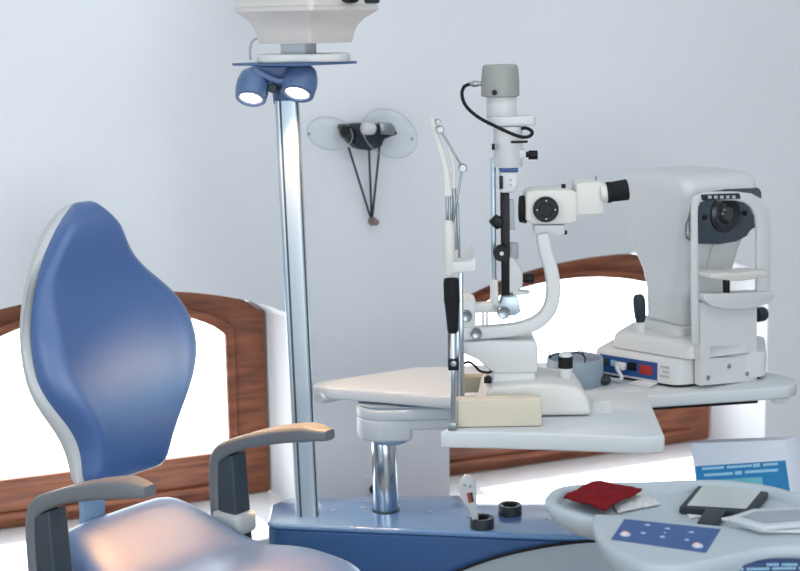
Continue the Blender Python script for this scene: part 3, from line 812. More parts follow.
# ================================================================== SLIT LAMP TABLE
SZ = .83
tout = [(440, 431), (456, 424), (462, 400), (480, 392), (560, 391), (646, 391.5), (665, 436), (640, 437), (580, 434.5), (500, 432)]
tp = [atz(x, y, SZ) for x, y in tout]
stab = thing('slit_lamp_table', 'grey white table top in front carrying the slit lamp', 'table', V((.28, 3.12, SZ - .035)))
g = G(); g.prism(tp, Z * -.036, .005, 3); obj('tabletop', g, 'table_grey', stab)
g = G(); p = atz(600, 437, SZ)
g.lathe(V((p.x - .01, 3.14, SZ - .0362)), Z, [(0, -.010), (.09, -.010), (.115, -.005), (.12, 0)], 40, cap=False)
mb_ = g
g = G(); g.bar([V((p.x - .06, 3.20, SZ - .0365)), V((p.x - .06, 3.21, SZ - .05)), V((p.x - .06, 3.26, SZ - .075)), V((p.x - .06, 3.365, SZ - .078))], .014, .10, X, 5, .003)
obj('support_bracket', g, 'arm_white', stab)
g = mb_
obj('mount_bracket', g, 'arm_white', stab)
g = G(); g.prism([atz(x, y, SZ + .0003) for x, y in ((594, 401), (609, 401), (612, 413), (592, 414))], Z * .0006); obj('label_sheet', g, 'paper', stab, 'pale paper label stuck on the tabletop')

# ================================================================== SLIT LAMP
Y0 = 3.12
def S(x, y, o=0.): return at(x, y, Y0 + o)
def dz(n): return n * Y0 / F         # px -> m at the slit lamp
sbase = atz(535, 412, SZ); sbase.y = Y0
slit = thing('slit_lamp', 'white slit lamp microscope with joystick, curved arm and black eyepiece', 'optical instrument', V((S(535, 410).x, Y0, SZ)))
def flat(pts, dep, o=0., bev=.004, seg=3): return ([S(x, y, o - dep / 2) for x, y in pts], V((0, dep, 0)), bev, seg)
zbase = SZ + .0005
# base
bpts = [S(x, y, -.095) for x, y in ((486, 392), (494, 386.5), (540, 383.5), (556, 384.5), (574, 386.5), (582, 390), (588, 398), (591, 408))]
bl = [V((bpts[-1].x + .002, bpts[0].y, zbase + .002)), V((bpts[0].x - .012, bpts[0].y, zbase + .002))]
g = G(); g.prism(bpts + bl, V((0, .16, 0)), .010, 4, 35); obj('sliding_base', g, 'warm_plastic', slit, ang=45)
g = G(); g.prism([S(x, y, -.055) for x, y in ((492, 372), (536, 372), (536, 394), (491, 394))], V((0, .11, 0)), .006); obj('base_pillar', g, 'white_plastic', slit)
g = G(); g.prism([S(x, y, -.06) for x, y in ((462, 343.5), (488, 341.5), (534, 341.5), (537.5, 344), (538, 372.5), (496, 374), (489, 370), (478, 360), (462, 353))], V((0, .12, 0)), .005); obj('slide_housing', g, 'white_plastic', slit)
# joystick
jc = S(565.5, 385, -.02)
g = G(); g.lathe(V((jc.x, jc.y, S(565, 386, -.02).z - .004)), Z, [(0, 0), (.011, 0), (.012, .004), (.0115, .01), (.0125, .018), (.0155, .046), (.012, .048)], 28, cap=False); jo = obj('joystick', g, 'white_plastic', slit)
jz = S(565, 368, -.02).z
g = G(); g.lathe(V((jc.x, jc.y, jz)), Z, [(.012, 0), (.0155, .001), (.0155, .024), (.0135, .026)], 28, cap=False); obj('joystick_sleeve', g, 'black_rubber', jo)
g = G(); g.lathe(V((jc.x, jc.y, jz + .0255)), Z, [(.0138, 0), (.0135, .004), (.010, .008), (.005, .0095), (0, .010)], 28, cap=False); obj('joystick_cap', g, 'white_plastic', jo)
# rail covers
for (xa, xb_, yb, yt, oy, m) in ((457, 542, 427, 400, 0, 'cream'), (463, 482, 395, 377, 0, 'olive_cream')):
    a = atz(xa, yb, SZ); b = atz(xb_, yb, SZ)
    yy = atz(500, 427.5, SZ).y if m == 'cream' else 3.24
    A_ = at(xa, yb, yy); B_ = at(xb_, yb, yy); hgt = at(xa, yt, yy).z - SZ
    if m != 'cream': B_.x += .13
    g = G(); g.box(((A_.x + B_.x) / 2, yy + .015, zbase + hgt / 2 + .0005), (B_.x - A_.x, .03, hgt), None, .004); obj('rail_cover', g, m, slit)
g = G(); yy = 3.25; g.box((S(550, 380).x - .02, 3.2, zbase + .022), (.05, .03, .042), None, .004); obj('rail_stop', g, 'cream', slit)
# axis bracket and arms
g = G(); g.prism([S(x, y, -.035) for x, y in ((459, 300), (470, 299), (476, 301), (476, 341.5), (459, 342))], V((0, .07, 0)), .004); obj('axis_bracket', g, 'white_plastic', slit)
g = G(); g.bar([S(474, 307.5), S(488, 307), S(502, 306)], dz(9), .035, Yv, 3); 
g.prism([S(x, y, -.0175) for x, y in ((491, 280), (498, 280), (499, 310), (491, 311))], V((0, .035, 0)), .003)
obj('lamp_arm', g, 'white_plastic', slit)
g = G(); g.bar([S(462, 333, -.03), S(490, 331.5, -.03), S(515, 329, -.03), S(535, 323, -.03), S(548, 311, -.03), S(553, 294, -.03), S(551.5, 272, -.03), S(545, 250, -.03), S(542, 233, -.03)], [dz(13), dz(12), dz(12), dz(13), dz(13), dz(13.5), dz(13.5), dz(13), dz(12)], .036, Yv, 6, .005)
obj('microscope_arm', g, 'white_plastic', slit)
for (x, y, r, o) in ((466, 316, 6.2, -.04), (476.5, 333.5, 5.5, -.05), (503.5, 312.5, 6.5, -.03)):
    g = G(); p = S(x, y, o); g.lathe(p + Yv * .02, -Yv, [(dz(r) * .6, 0), (dz(r) * .6, .012), (dz(r), .012), (dz(r), .024), (dz(r) * .85, .027), (dz(r) * .5, .0255), (0, .0255)], 26, cap=False); obj('knob', g, 'steel', slit, 'steel clamp knob')
g = G()
for x in (483, 487):
    g = G(); g.cyl(S(x, 308), S(x, 326), .0022, .0022, .0003); obj('guide_pin', g, 'steel', slit)
g = G(); g.cyl(S(454, 317, -.02), S(470, 317, -.02), .003); obj('lock_pin', g, 'steel', slit)
# illumination tower
tx = lambda y: 500.0
def vc(x, y0, y1, r0, r1=None, o=0., bev=.002, gg=None):
    gg = gg or G(); a = S(x, y1, o); b = S(x, y0, o); b.x = a.x = (a.x + b.x) / 2
    return gg.cyl(a, b, dz(r1 if r1 else r0), dz(r0), bev, 36)
g = vc(493.5, 158, 312, 2.7, bev=.0005); obj('tower_tube', g, 'aluminium', slit)
g = G(); g.prism([S(x, y, -.012) for x, y in ((500.5, 193), (509.5, 193), (510.5, 298), (502, 298))], V((0, .02, 0)), .002); obj('slit_rail', g, 'black_plastic', slit)
g = G(); g.prism([S(x, y, -.008) for x, y in ((505, 200), (514, 200), (515, 230), (507, 230))], V((0, .02, 0)), .002); obj('rail_guide', g, 'label_grey', slit)
g = vc(508, 126, 167, 14.5, bev=.002); g.prism([S(x, y, -.02) for x, y in ((508, 150), (526, 150), (526, 158), (508, 163))], V((0, .04, 0)), .003); obj('slit_housing', g, 'white_plastic', slit)
g = vc(501.5, 96, 116, 15); obj('lamp_sleeve', g, 'white_plastic', slit)
g = G(); p0, p1 = S(502, 120), S(531, 120)
pts = []
r_ = dz(15.5); r2 = dz(5)
for k in range(13):
    a = math.radians(90 + 180 * k / 12); pts.append(V((p0.x + r_ * math.cos(a), Y0 + r_ * math.sin(a), S(502, 125.5).z)))
for k in range(9):
    a = math.radians(-90 + 180 * k / 8); pts.append(V((p1.x + r2 * math.cos(a), Y0 + r2 * 2 * math.sin(a), S(502, 125.5).z)))
g.prism(pts, Z * dz(9.5), .003); obj('flange', g, 'white_plastic', slit)
g = G(); a = S(500.3, 96.5); b = S(499.7, 64.5); L_ = b.z - a.z
g.lathe(V((a.x, Y0, a.z)), Z, [(dz(17.5), 0), (dz(19.2), .002), (dz(18.9), L_ * .55), (dz(17.9), L_ * .86), (dz(17.2), L_ * .96), (dz(15.6), L_), (0, L_ + .001)], 44); lh = obj('lamp_cap', g, 'lamp_grey', slit)
g = G(); p = S(494.5, 92.5, -dz(19)); g.lathe(p + Yv * .004, -Yv, [(dz(2.6), 0), (dz(2.6), .006), (0, .007)], 16, cap=False); obj('cap_screw', g, 'black_plastic', lh)
g = G(); g.cyl(S(469, 84), S(484, 83.5), dz(2.2)); g.cyl(S(472, 84), S(478, 83.8), dz(3.2)); obj('cable_plug', g, 'steel', lh)
g = G(); g.tube([S(470, 84, -.0), S(464, 87, -.01), S(462, 95, -.02), S(466, 106, -.035), S(478, 117, -.05), S(494, 125.5, -.06), S(510, 133, -.058), S(522, 137, -.055), S(530, 136, -.045), S(532, 131.5, -.035), S(526, 128, -.02), S(521, 129, -.01)], dz(1.75), 12, 8); obj('lamp_cable', g, 'black_rubber', lh)
g = G(); g.cyl(S(523, 154.5), S(530, 154.5), dz(3)); g.cyl(S(528.5, 155), S(537.5, 155), dz(4.6), bev=.001); obj('slit_knob', g, 'black_plastic', slit)
g = G(); g.bar([S(511, 142, -.045), S(519, 142, -.045), S(527.5, 141.5, -.045)], dz(2.2), .012, Yv, 2); obj('filter_lever', g, 'black_plastic', slit)
g = G(); g.prism([S(x, y, -.03) for x, y in ((492, 144), (495, 144), (495, 150), (492, 150))], V((0, .012, 0)), .001); obj('filter_stop', g, 'black_plastic', slit)
# mirror head
g = G(); g.prism([S(x, y, -.025) for x, y in ((500.5, 172), (518, 172), (518, 186), (514, 193), (500.5, 193))], V((0, .05, 0)), .004); mh = obj('mirror_head', g, 'white_plastic', slit)
g = G(); g.prism([S(x, y, -.027) for x, y in ((500, 168.5), (518.5, 168.5), (518.5, 171.8), (500, 171.8))], V((0, .054, 0)), .001); obj('filter_strip', g, 'port_blue', mh)
g = G(); g.prism([S(x, y, -.029) for x, y in ((499.5, 176), (503, 176), (503, 189), (499.5, 189))], V((0, .006, 0)), .001); obj('scale_mark', g, 'black_plastic', mh)
for (x, y) in ((511, 179), (511, 184)):
    g = G(); g.lathe(S(x, y, -.024), -Yv, [(dz(1.3), 0), (dz(1.3), .003), (0, .0035)], 12, cap=False); obj('mirror_screw', g, 'steel', mh)
# knobs on tower
g = G(); p = S(501.5, 253, -.028); g.lathe(p + Yv * .02, -Yv, [(dz(5), 0), (dz(5), .012), (dz(8.3), .012), (dz(8.5), .024), (dz(7.6), .027), (dz(3), .027), (0, .0265)], 32, cap=False); kn = obj('width_knob', g, 'black_plastic', slit)
g = G(); g.lathe(p - Yv * .0065, -Yv, [(dz(2.2), 0), (dz(2), .002), (0, .002)], 16, cap=False); obj('knob_centre', g, 'white_plastic', kn)
g = vc(512, 243, 259, 6.5, o=.01); obj('knob_drum', g, 'label_grey', slit)
g = G(); p = S(497, 222, -.02); g.prism([p + X * dz(a) + Z * dz(b) for a, b in ((-8, -.5), (-1, 7), (6, 3), (6, -5), (0, -8))], V((0, .03, 0)), .003); obj('height_clamp', g, 'black_plastic', slit)
g = G(); g.prism([S(x, y, -.012) for x, y in ((508, 256), (514, 258), (520, 268), (523, 272), (523, 286), (517, 293), (508, 294))], V((0, .035, 0)), .004); obj('tilt_body', g, 'white_plastic', slit)
g = G(); g.cyl(S(521, 278), S(526, 278), dz(4)); g.cyl(S(525, 278.5), S(534, 278.5), dz(5.2), bev=.0012); obj('tilt_knob', g, 'black_plastic', slit)
g = G(); g.prism([S(x, y, -.015) for x, y in ((513, 291), (531, 292.5), (527, 295), (513, 295.5))], V((0, .03, 0)), .001); obj('tilt_plate', g, 'white_plastic', slit)
g = G(); g.prism([S(x, y, -.03) for x, y in ((503, 297), (517, 296), (521, 312), (515, 316), (500, 316), (500, 306))], V((0, .05, 0)), .003); obj('tower_foot', g, 'aluminium', slit)
# microscope
g = G(); g.prism([S(x, y, -.04) for x, y in ((526, 193.5), (532, 190.5), (568, 190), (577, 192), (578, 222), (570, 224.5), (534, 224.5), (526, 221))], V((0, .08, 0)), .005, 4); mic = obj('microscope_body', g, 'warm_plastic', slit)
g = G(); g.cyl(S(527, 209), S(519, 209), dz(14.5), dz(13.5), .003, 40); obj('objective', g, 'black_rubber', mic)
g = G(); p = S(545.5, 209, -.040); g.lathe(p, -Yv, [(dz(12.6), 0), (dz(12.6), .012), (dz(11.5), .015), (dz(7), .015), (dz(6.5), .0135), (0, .0135)], 40, cap=False); mk = obj('magnification_knob', g, 'black_plastic', mic)
for a in (0, 90, 180, 270):
    g = G(); q = p - Yv * .0145 + X * dz(9 * math.cos(math.radians(a))) + Z * dz(9 * math.sin(math.radians(a))); g.lathe(q, -Yv, [(dz(.9), 0), (dz(.9), .0012), (0, .0012)], 10, cap=False); obj('knob_mark', g, 'label_grey', mk)
g = G(); g.prism([S(x, y, -.028) for x, y in ((534, 225), (565, 225), (565, 234.5), (560, 236), (535, 235))], V((0, .056, 0)), .003); obj('mount_plate', g, 'white_plastic', mic)
g = G(); g.cyl(S(559, 232.5, -.02), S(567, 232.5, -.02), dz(2.2)); obj('mount_screw', g, 'black_plastic', mic)
g = G(); g.cyl(S(563.5, 191), S(563.5, 187.5), dz(1.2)); g.cyl(S(563.5, 188.5), S(563.5, 184), dz(2.2)); obj('lock_knob', g, 'black_plastic', mic)
g = G(); g.prism([S(x, y, -.04) for x, y in ((576, 184.5), (582, 183), (601, 182), (606, 188), (604, 214.5), (577, 216))], V((0, .08, 0)), .004, 4); bh = obj('binocular_head', g, 'warm_plastic', slit)
for o in (-.031, .031):
    g = G(); g.cyl(S(600, 193.5, o), S(609, 192.5, o), dz(9.5), dz(9.5), .002, 32); et = obj('eyepiece_tube', g, 'warm_plastic', bh)
    g = G(); g.cyl(S(606.5, 192.5, o), S(611, 192, o), dz(10.5), dz(10.5), .001); g.cyl(S(610.5, 192, o), S(628, 189.5, o), dz(10), dz(10.5), .003, 32); obj('eyepiece', g, 'black_rubber', et)
g = G(); g.cyl(S(596, 182.5), S(596, 176), dz(1)); obj('head_pin', g, 'steel', bh)
g = G(); g.tube([S(461, 365, -.06), S(468, 362, -.06), S(474, 365, -.06), S(480, 371, -.05), S(489, 372.5, -.045), S(493, 369, -.04)], dz(1.3), 10, 6); obj('power_cable', g, 'black_rubber', slit)
g = G(); g.cyl(S(484, 380, -.05), S(491, 380, -.05), dz(3.5)); g.box(S(488, 379, -.06), (.01, .012, .014)); obj('base_lock', g, 'black_plastic', slit)

# ================================================================== CHIN REST STAND (clamped to table, left)
YC = atz(449, 429, .83).y
def Cc(x, y, o=0.): return at(x, y, YC + o)
cbp = atz(449, 427, SZ)
chin = thing('chin_rest_stand', 'slender upright chin and forehead rest frame with black grip left of the slit lamp', 'chin rest', V((cbp.x, YC, SZ)))
def dc(n): return n * YC / F
g = G(); g.bar([Cc(432, 118), Cc(435, 131), Cc(440, 148), Cc(445, 166), Cc(447, 180), Cc(448, 196)], [dc(6), dc(6), dc(6), dc(6.5), dc(7), dc(8)], .012, Yv, 5); obj('upright', g, 'warm_plastic', chin)
g = G(); g.bar([Cc(437, 122, .16), Cc(444, 135, .16), Cc(450, 152, .16), Cc(453.5, 168, .16), Cc(454, 188, .16)], dc(4), .012, Yv, 5); g.bar([Cc(429.5, 119.5, 0), Cc(434, 119.5, .08), Cc(439, 121, .16)], dc(4), .008, Z, 4); obj('headband', g, 'warm_plastic', chin)
for x in (447, 451.5):
    g = G(); g.cyl(Cc(x, 195), Cc(x + .3, 222), dc(1.6)); obj('guide_rod', g, 'steel', chin)
g = G(); g.cyl(Cc(457.5, 203, .05), Cc(459.5, 262, .05), dc(1.4)); obj('guide_rod', g, 'steel', chin)
g = G(); g.cyl(Cc(454, 186, .16), Cc(457, 262, .16), dc(2)); obj('guide_rod', g, 'steel', chin)
g = G(); g.cyl(Cc(449.5, 275), Cc(449, 220), dc(6), dc(5.6), .002); obj('sleeve', g, 'warm_plastic', chin)
g = G(); g.prism([Cc(x, y, -.01) for x, y in ((452, 262.5), (470, 262), (474, 258.5), (476.5, 259), (476.5, 272), (452, 273.5))], V((0, .18, 0)), .003); obj('chin_cup', g, 'white_plastic', chin)
g = G(); a = Cc(453, 333); b = Cc(451, 275); g.lathe(a, b - a, [(dc(4), 0), (dc(5.5), .004), (dc(6.6), .035), (dc(7.6), .06), (dc(8.2), .064), (dc(8), .105), (dc(7.2), .111), (dc(4), .112)], 28); obj('grip', g, 'black_rubber', chin)
zf = SZ + .0008
g = G(); a = Cc(453.5, 425); a.z = zf; g.cyl(a, Cc(453, 332), dc(3.2), dc(3.2), .0005); obj('rod', g, 'chrome', chin); g = G(); b = Cc(462.5, 410, .1); b.z = zf; g.cyl(b, Cc(460.5, 262, .1), dc(2.6), dc(2.6), .0005); obj('rod', g, 'chrome', chin); g = G(); b = Cc(458, 410, .05); b.z = zf; g.cyl(b, Cc(457.5, 300, .05), dc(1.8), dc(1.8), .0005); obj('rod', g, 'chrome', chin)
g = G(); g.box(Cc(453.3, 363.5), (dc(11), .03, dc(11.5)), None, .002); cl = obj('clamp', g, 'black_plastic', chin)
g = G(); g.lathe(Cc(453.3, 363.5, -.015), -Yv, [(dc(3), 0), (dc(3), .004), (0, .005)], 18, cap=False); obj('clamp_screw', g, 'steel', cl)
g = G(); a = Cc(452, 425); g.box((a.x, YC, zf + .008), (dc(9), .03, .016), None, .002); obj('foot', g, 'steel', chin)
# fixation arm
g = G(); g.cyl(Cc(440, 129, -.012), Cc(462.5, 167.5, -.012), dc(1.15)); g.cyl(Cc(462.5, 167.5, -.012), Cc(453, 222, -.012), dc(1.25)); obj('fixation_arm', g, 'steel', chin)
for x, y, r in ((440, 129, 3.8), (462.5, 167.5, 4.4), (438, 121, 2.2)):
    g = G(); p = Cc(x, y, 0); g.lathe(p, -Yv, [(dc(r), 0), (dc(r), .016), (dc(r) * .8, .019), (0, .019)], 20, cap=False); obj('joint', g, 'steel', chin)

# ================================================================== CONTROL DESK TRAY (near right)
DZ = .80
desk = thing('control_desk', 'grey oval instrument tray with a blue keypad panel at lower right', 'control panel', V((.42, 2.55, DZ - .1)))
rim = [(545, 499), (547, 494), (553, 489), (563, 485.5), (585, 483), (614, 481.5), (645, 481), (680, 479.5), (719, 479), (750, 482), (775, 486), (797, 492), (830, 500), (850, 512), (850, 530), (820, 545), (773, 548), (720, 545), (660, 536), (620, 527), (594, 520), (570, 513.5), (552, 507)]
R3 = [atz(x, y, DZ) for x, y in rim]
def smooth_loop(P, sub=4):
    n = len(P); out = []
    for i in range(n):
        p0, p1, p2, p3 = P[i - 1], P[i], P[(i + 1) % n], P[(i + 2) % n]
        for k in range(sub):
            t = k / sub
            out.append(.5 * ((2 * p1) + (p2 - p0) * t + (2 * p0 - 5 * p1 + 4 * p2 - p3) * t * t + (3 * p1 - p0 - 3 * p2 + p3) * t ** 3))
    return out
R3 = smooth_loop(R3)
cen = sum(R3, V()) / len(R3)
def inset(P, d, z):
    out = []; n = len(P)
    for i, p in enumerate(P):
        t = (P[(i + 2) % n] - P[i - 2]).normalized(); nn = V((-t.y, t.x, 0))
        if nn.dot(cen - p) < 0: nn = -nn
        out.append(V((p.x + nn.x * d, p.y + nn.y * d, z)))
    return out
rings = [inset(R3, .075, DZ - .062), inset(R3, .045, DZ - .056), inset(R3, .014, DZ - .036), inset(R3, .002, DZ - .020), inset(R3, 0, DZ - .006), inset(R3, .003, DZ - .001), inset(R3, .006, DZ), inset(R3, .016, DZ), inset(R3, .019, DZ - .002), inset(R3, .024, DZ - .018), inset(R3, .030, DZ - .021)]
g = G(); g.loft(rings); obj('dish', g, 'tray_grey', desk, ang=45)
# control pod
pod = [(592, 515), (610, 514), (650, 517), (700, 523), (745, 527), (800, 530), (860, 534), (890, 545), (850, 547), (810, 546), (770, 548), (735, 555), (704, 562), (675, 566), (650, 565), (630, 558), (610, 547), (598, 533)]
P3 = smooth_loop([atz(x, y, DZ + .004) for x, y in pod], 3)
cen_p = sum(P3, V()) / len(P3); cen = cen_p
prs = [inset(P3, .05, DZ - .066), inset(P3, .025, DZ - .058), inset(P3, .006, DZ - .034), inset(P3, 0, DZ - .012), inset(P3, .001, DZ - .001), inset(P3, .005, DZ + .0035), inset(P3, .008, DZ + .004)]
g = G(); g.loft(prs); podo = obj('keypad_pod', g, 'tray_grey', desk, ang=45)
kz = DZ + .0042
kq = [atz(x, y, kz) for x, y in ((624.5, 519.5), (720.7, 529.5), (706, 553), (611, 539.5))]
g = G(); g.prism(kq, Z * .0012, .0003, 1); kp_ = obj('keypad', g, 'keypad_blue', podo, 'blue membrane keypad')
def kpt(a, b): return (kq[0] * (1 - a) * (1 - b) + kq[1] * a * (1 - b) + kq[2] * a * b + kq[3] * (1 - a) * b) + Z * .0013
for a, b in ((.27, .2), (.28, .56), (.49, .26), (.49, .62), (.49, .44), (.74, .3), (.745, .62)):
    ss = .012 if (a, b) != (.49, .44) else .006
    c = kpt(a, b); e1 = (kq[1] - kq[0]).normalized(); e2 = (kq[3] - kq[0]).normalized()
    g = G()
    if b < .4: g.prism([c - e1 * ss * .45, c + e1 * ss * .45, c - e2 * ss * .6], Z * .0005)
    else: g.prism([c - e1 * ss * .4, c - e2 * ss * .3, c + e1 * ss * .4, c + e2 * ss * .35], Z * .0005)
    obj('icon_print', g, 'icon_pale', kp_)
for a, b in ((.115, .74), (.885, .82)):
    c = kpt(a, b); g = G(); g.lathe(c, Z, [(.0085, 0), (.0085, .002), (.006, .003), (0, .003)], 20, cap=False); obj('button', g, 'icon_pale', kp_)
    g = G(); g.lathe(c + Z * .003 + Yv * .003, Z, [(.0045, 0), (.004, .001), (0, .0015)], 16, cap=False); obj('button_light', g, 'button_orange', kp_, 'orange lit button')
# lower fascia with lettering, right
fy = 2.28
g = G(); fpts = [at(x, y, fy) for x, y in ((715, 571), (728, 568), (745, 565), (760, 563), (780, 562.5), (800, 563), (830, 565), (830, 600), (715, 600))]
g.prism(fpts, V((0, .02, 0)), .001); fas = obj('fascia_strip', g, 'navy', desk, 'dark blue strip with pale lettering')
g = G(); random.seed(4)
for row, (x, xe, y, sl) in enumerate(((762, 800, 565.0, .0), (738, 800, 569.2, -.02))):
    while x < xe:
        w = random.uniform(1.6, 3.0)
        if random.random() < .16: x += 2.4; continue
        yy = y + (x - 762) * sl
        g.prism([at(x, yy - 1.5, fy - .0008), at(x + w, yy - 1.5, fy - .0008), at(x + w, yy + .9, fy - .0008), at(x, yy + .9, fy - .0008)], V((0, .001, 0)))
        x += w + .8
obj('lettering', g, 'print_pale', fas)
g = G(); pp = at(720, 560, 2.42)
g.box((.66, 2.345, DZ - .105), (.36, .1, .09), None, .01)
obj('front_housing', g, 'tray_grey', desk)
g = G(); g.cyl((.56, 2.58, .02), (.56, 2.58, DZ - .05), .06, .06, .004); g.lathe((.56, 2.58, 0), Z, [(0, 0), (.22, 0), (.23, .02), (.06, .035)], 40, cap=False)
obj('support_column', g, 'tray_grey', desk)

DF = DZ - .021      # dish floor
# red cloth
def cloth(name, corners, m, zbase_, amp, seed, thick, nu=44, nv=30, peak=None):
    q = [atz(x, y, zbase_) for x, y in corners]
    def fn(a, b):
        p = q[0] * (1 - a) * (1 - b) + q[1] * a * (1 - b) + q[2] * a * b + q[3] * (1 - a) * b
        n = mnoise.noise(V((a * 3.2 + seed, b * 2.4, seed)))
        n2 = mnoise.noise(V((a * 8 + seed, b * 7, seed + 3)))
        wob = V((mnoise.noise(V((a * 2.5, b * 2.5, seed + 9))), mnoise.noise(V((a * 2.5, b * 2.5, seed + 19))), 0)) * .006
        e = min(a, 1 - a, b, 1 - b)
        z = amp * (.45 + .55 * abs(n) * 1.6 + .22 * n2)
        if peak: z += peak[2] * math.exp(-((a - peak[0]) / .16) ** 2 - ((b - peak[1]) / .5) ** 2)
        z *= min(1, .25 + e * 5)
        z += abs(math.sin(a * 9 + n * 4)) * amp * .25
        return V((p.x + wob.x, p.y + wob.y, zbase_ + .001 + max(0, z)))
    g = G(); g.grid(fn, nu, nv, thick); return g
g = cloth('white_cloth', ((612, 504), (640, 494), (660, 506), (618, 514)), 'cloth_white', DF, .006, 12, -.002)
tag(obj('cleaning_wipe', g, 'cloth_white', ang=60), 'crumpled white wipe partly under the red cloth on the tray', 'cloth')
g = cloth('red_cloth', ((564, 500), (602, 486), (641, 494), (607, 513)), 'red_cloth', DF + .011, .013, 5, -.004, peak=(.6, .15, .006))
tag(obj('cleaning_cloth', g, 'red_cloth', ang=60), 'folded dark red cloth lying on the grey tray', 'cloth')

# black framed panel with handle
hz = DF + .010
fq = [(679, 507), (700.5, 482.5), (773.5, 486), (751, 513)]
iq = [(687, 505.5), (703.2, 485.4), (763.2, 488.8), (746, 509)]
dev = thing('framed_viewing_panel', 'black framed flat panel with pale face and short handle on the tray', 'tablet', atz(726, 497, DF))
tilt = .016
def tl(x, y, z): 
    p = atz(x, y, z); return p
g = G()
O4 = [tl(*p, hz + .004) for p in fq]
g.prism(O4, Z * -.012, .002); obj('frame', g, 'charcoal', dev)
g = G(); g.prism([tl(*p, hz + .0043) for p in iq], Z * .0008, .0003, 1); obj('panel_face', g, 'screen_grey', dev)
g = G(); g.prism([tl(*p, hz + .0055) for p in ((706, 507.5), (727, 509), (716, 524.5), (697, 522))], Z * -.011, .002); obj('handle', g, 'charcoal', dev)
# paper slip beneath
g = G(); g.prism([atz(x, y, DF + .0008) for x, y in ((686, 513), (703, 510), (705, 517), (690, 519))], Z * .0015, .0002, 1)
tag(obj('paper_slip', g, 'paper'), 'small pale paper slip under the black framed panel', 'paper')
# papers + white tablet
g = G()
zz = DZ + .0055
for k, off in enumerate(((0, 1.5), (2, .6), (-1, 0))):
    g.prism([atz(x + off[0], y + off[1], zz + .0022 * k) for x, y in ((722, 519), (750, 513), (812, 518), (805, 532), (760, 531))], Z * .0016, .0003, 1)
tag(obj('paper_stack', g, 'paper'), 'loose stack of white papers under the white tablet on the tray', 'paper')
tbz = zz + .0072
tabt = thing('white_tablet', 'white framed tablet with grey screen on papers at right of tray', 'tablet', atz(775, 519, tbz))
g = G(); g.prism([atz(x, y, tbz + .008) for x, y in ((727, 517), (753, 508.5), (815, 506.5), (806, 523), (764, 527))], Z * -.0075, .002); obj('frame', g, 'arm_white', tabt)
g = G(); g.prism([atz(x, y, tbz + .0084) for x, y in ((741, 517), (757, 511.3), (808, 509.5), (801, 520.5), (764, 523.5))], Z * .0006, .0002, 1); obj('screen', g, 'tablet_screen', tabt)

# ================================================================== LEAFLET CARTON on console behind tray
by = 3.40
carton = thing('leaflet_box', 'white box with blue printed front standing behind the tray', 'box', V((at(742, 500, by).x, by + .03, CZ)))
f4 = [at(690.5, 443.5, by), at(785, 440, by), at(796, 528, by), at(699, 527, by)]
for p in f4[2:]: p.z = CZ + .001
tvec = V((.035, .03, 0))
g = G(); g.prism(f4, tvec, .001, 1); obj('carton', g, 'carton_white', carton)
o_ = -.0012
g = G(); bq = [at(695.5, 466.5, by + o_), at(785.5, 460.5, by + o_), at(793.5, 515, by + o_), at(699.5, 515, by + o_)]; g.prism(bq, V((0, .001, 0))); bp_ = obj('printed_front', g, 'leaflet_blue', carton, 'blue printed panel')
g = G(); o_ = -.0024
g.prism([at(x, y, by + o_) for x, y in ((715, 480), (762, 477), (764, 490), (717, 492))], V((0, .001, 0))); obj('picture', g, 'leaflet_teal', bp_)
g = G()
for (x0, x1, y0, y1, hh_) in ((702, 724, 468.8, 467.4, 2.6), (727, 752, 467.2, 465.6, 2.4), (753, 760, 465.6, 465, 3.4), (763, 778, 464.8, 463.8, 2.6), (704, 733, 475.2, 473.4, 2.8), (735, 742, 473.2, 472.6, 3.6), (745, 778, 472.2, 470, 2.8)):
    g.prism([at(x0, y0 - hh_ / 2, by - .0024), at(x1, y1 - hh_ / 2, by - .0024), at(x1, y1 + hh_ / 2, by - .0024), at(x0, y0 + hh_ / 2, by - .0024)], V((0, .001, 0)))
obj('lettering', g, 'print_pale', bp_)

# ================================================================== WALL SCONCE
def Wp(x, y, off=0.): return onp(x, y, WP + WN * off, WN)
sc = thing('wall_sconce', 'wall mounted lamp with two clear glass dishes and three converging dark rods', 'wall lamp', Wp(365, 150, .0))
g = G(); g.prism([Wp(x, y, .002) for x, y in ((336, 124), (358, 122.5), (385, 124), (392, 133), (378, 138), (375, 146), (364, 149.5), (352, 148), (340, 136))], WN * .05, .006); bdy = obj('lamp_body', g, 'charcoal', sc)
g = G(); g.prism([Wp(x, y, .052) for x, y in ((340, 126), (350, 126), (356, 133), (354, 144), (349, 142), (340, 134))], WN * .012, .003); obj('side_plate', g, 'black_plastic', bdy)
g = G(); g.prism([Wp(x, y, .054) for x, y in ((377, 122), (389, 122.5), (394, 128), (392, 134.5), (379, 134))], WN * .018, .004); obj('terminal_block', g, 'steel', bdy)
g = G(); a = Wp(361, 128.5, .07); b = Wp(376, 128.5, .07); g.lathe(a, b - a, [(0, 0), (.010, .001), (.016, .006), (.017, .02), (.016, .034), (.010, .04), (0, .041)], 24, cap=False); obj('bulb', g, 'white_plastic', bdy)
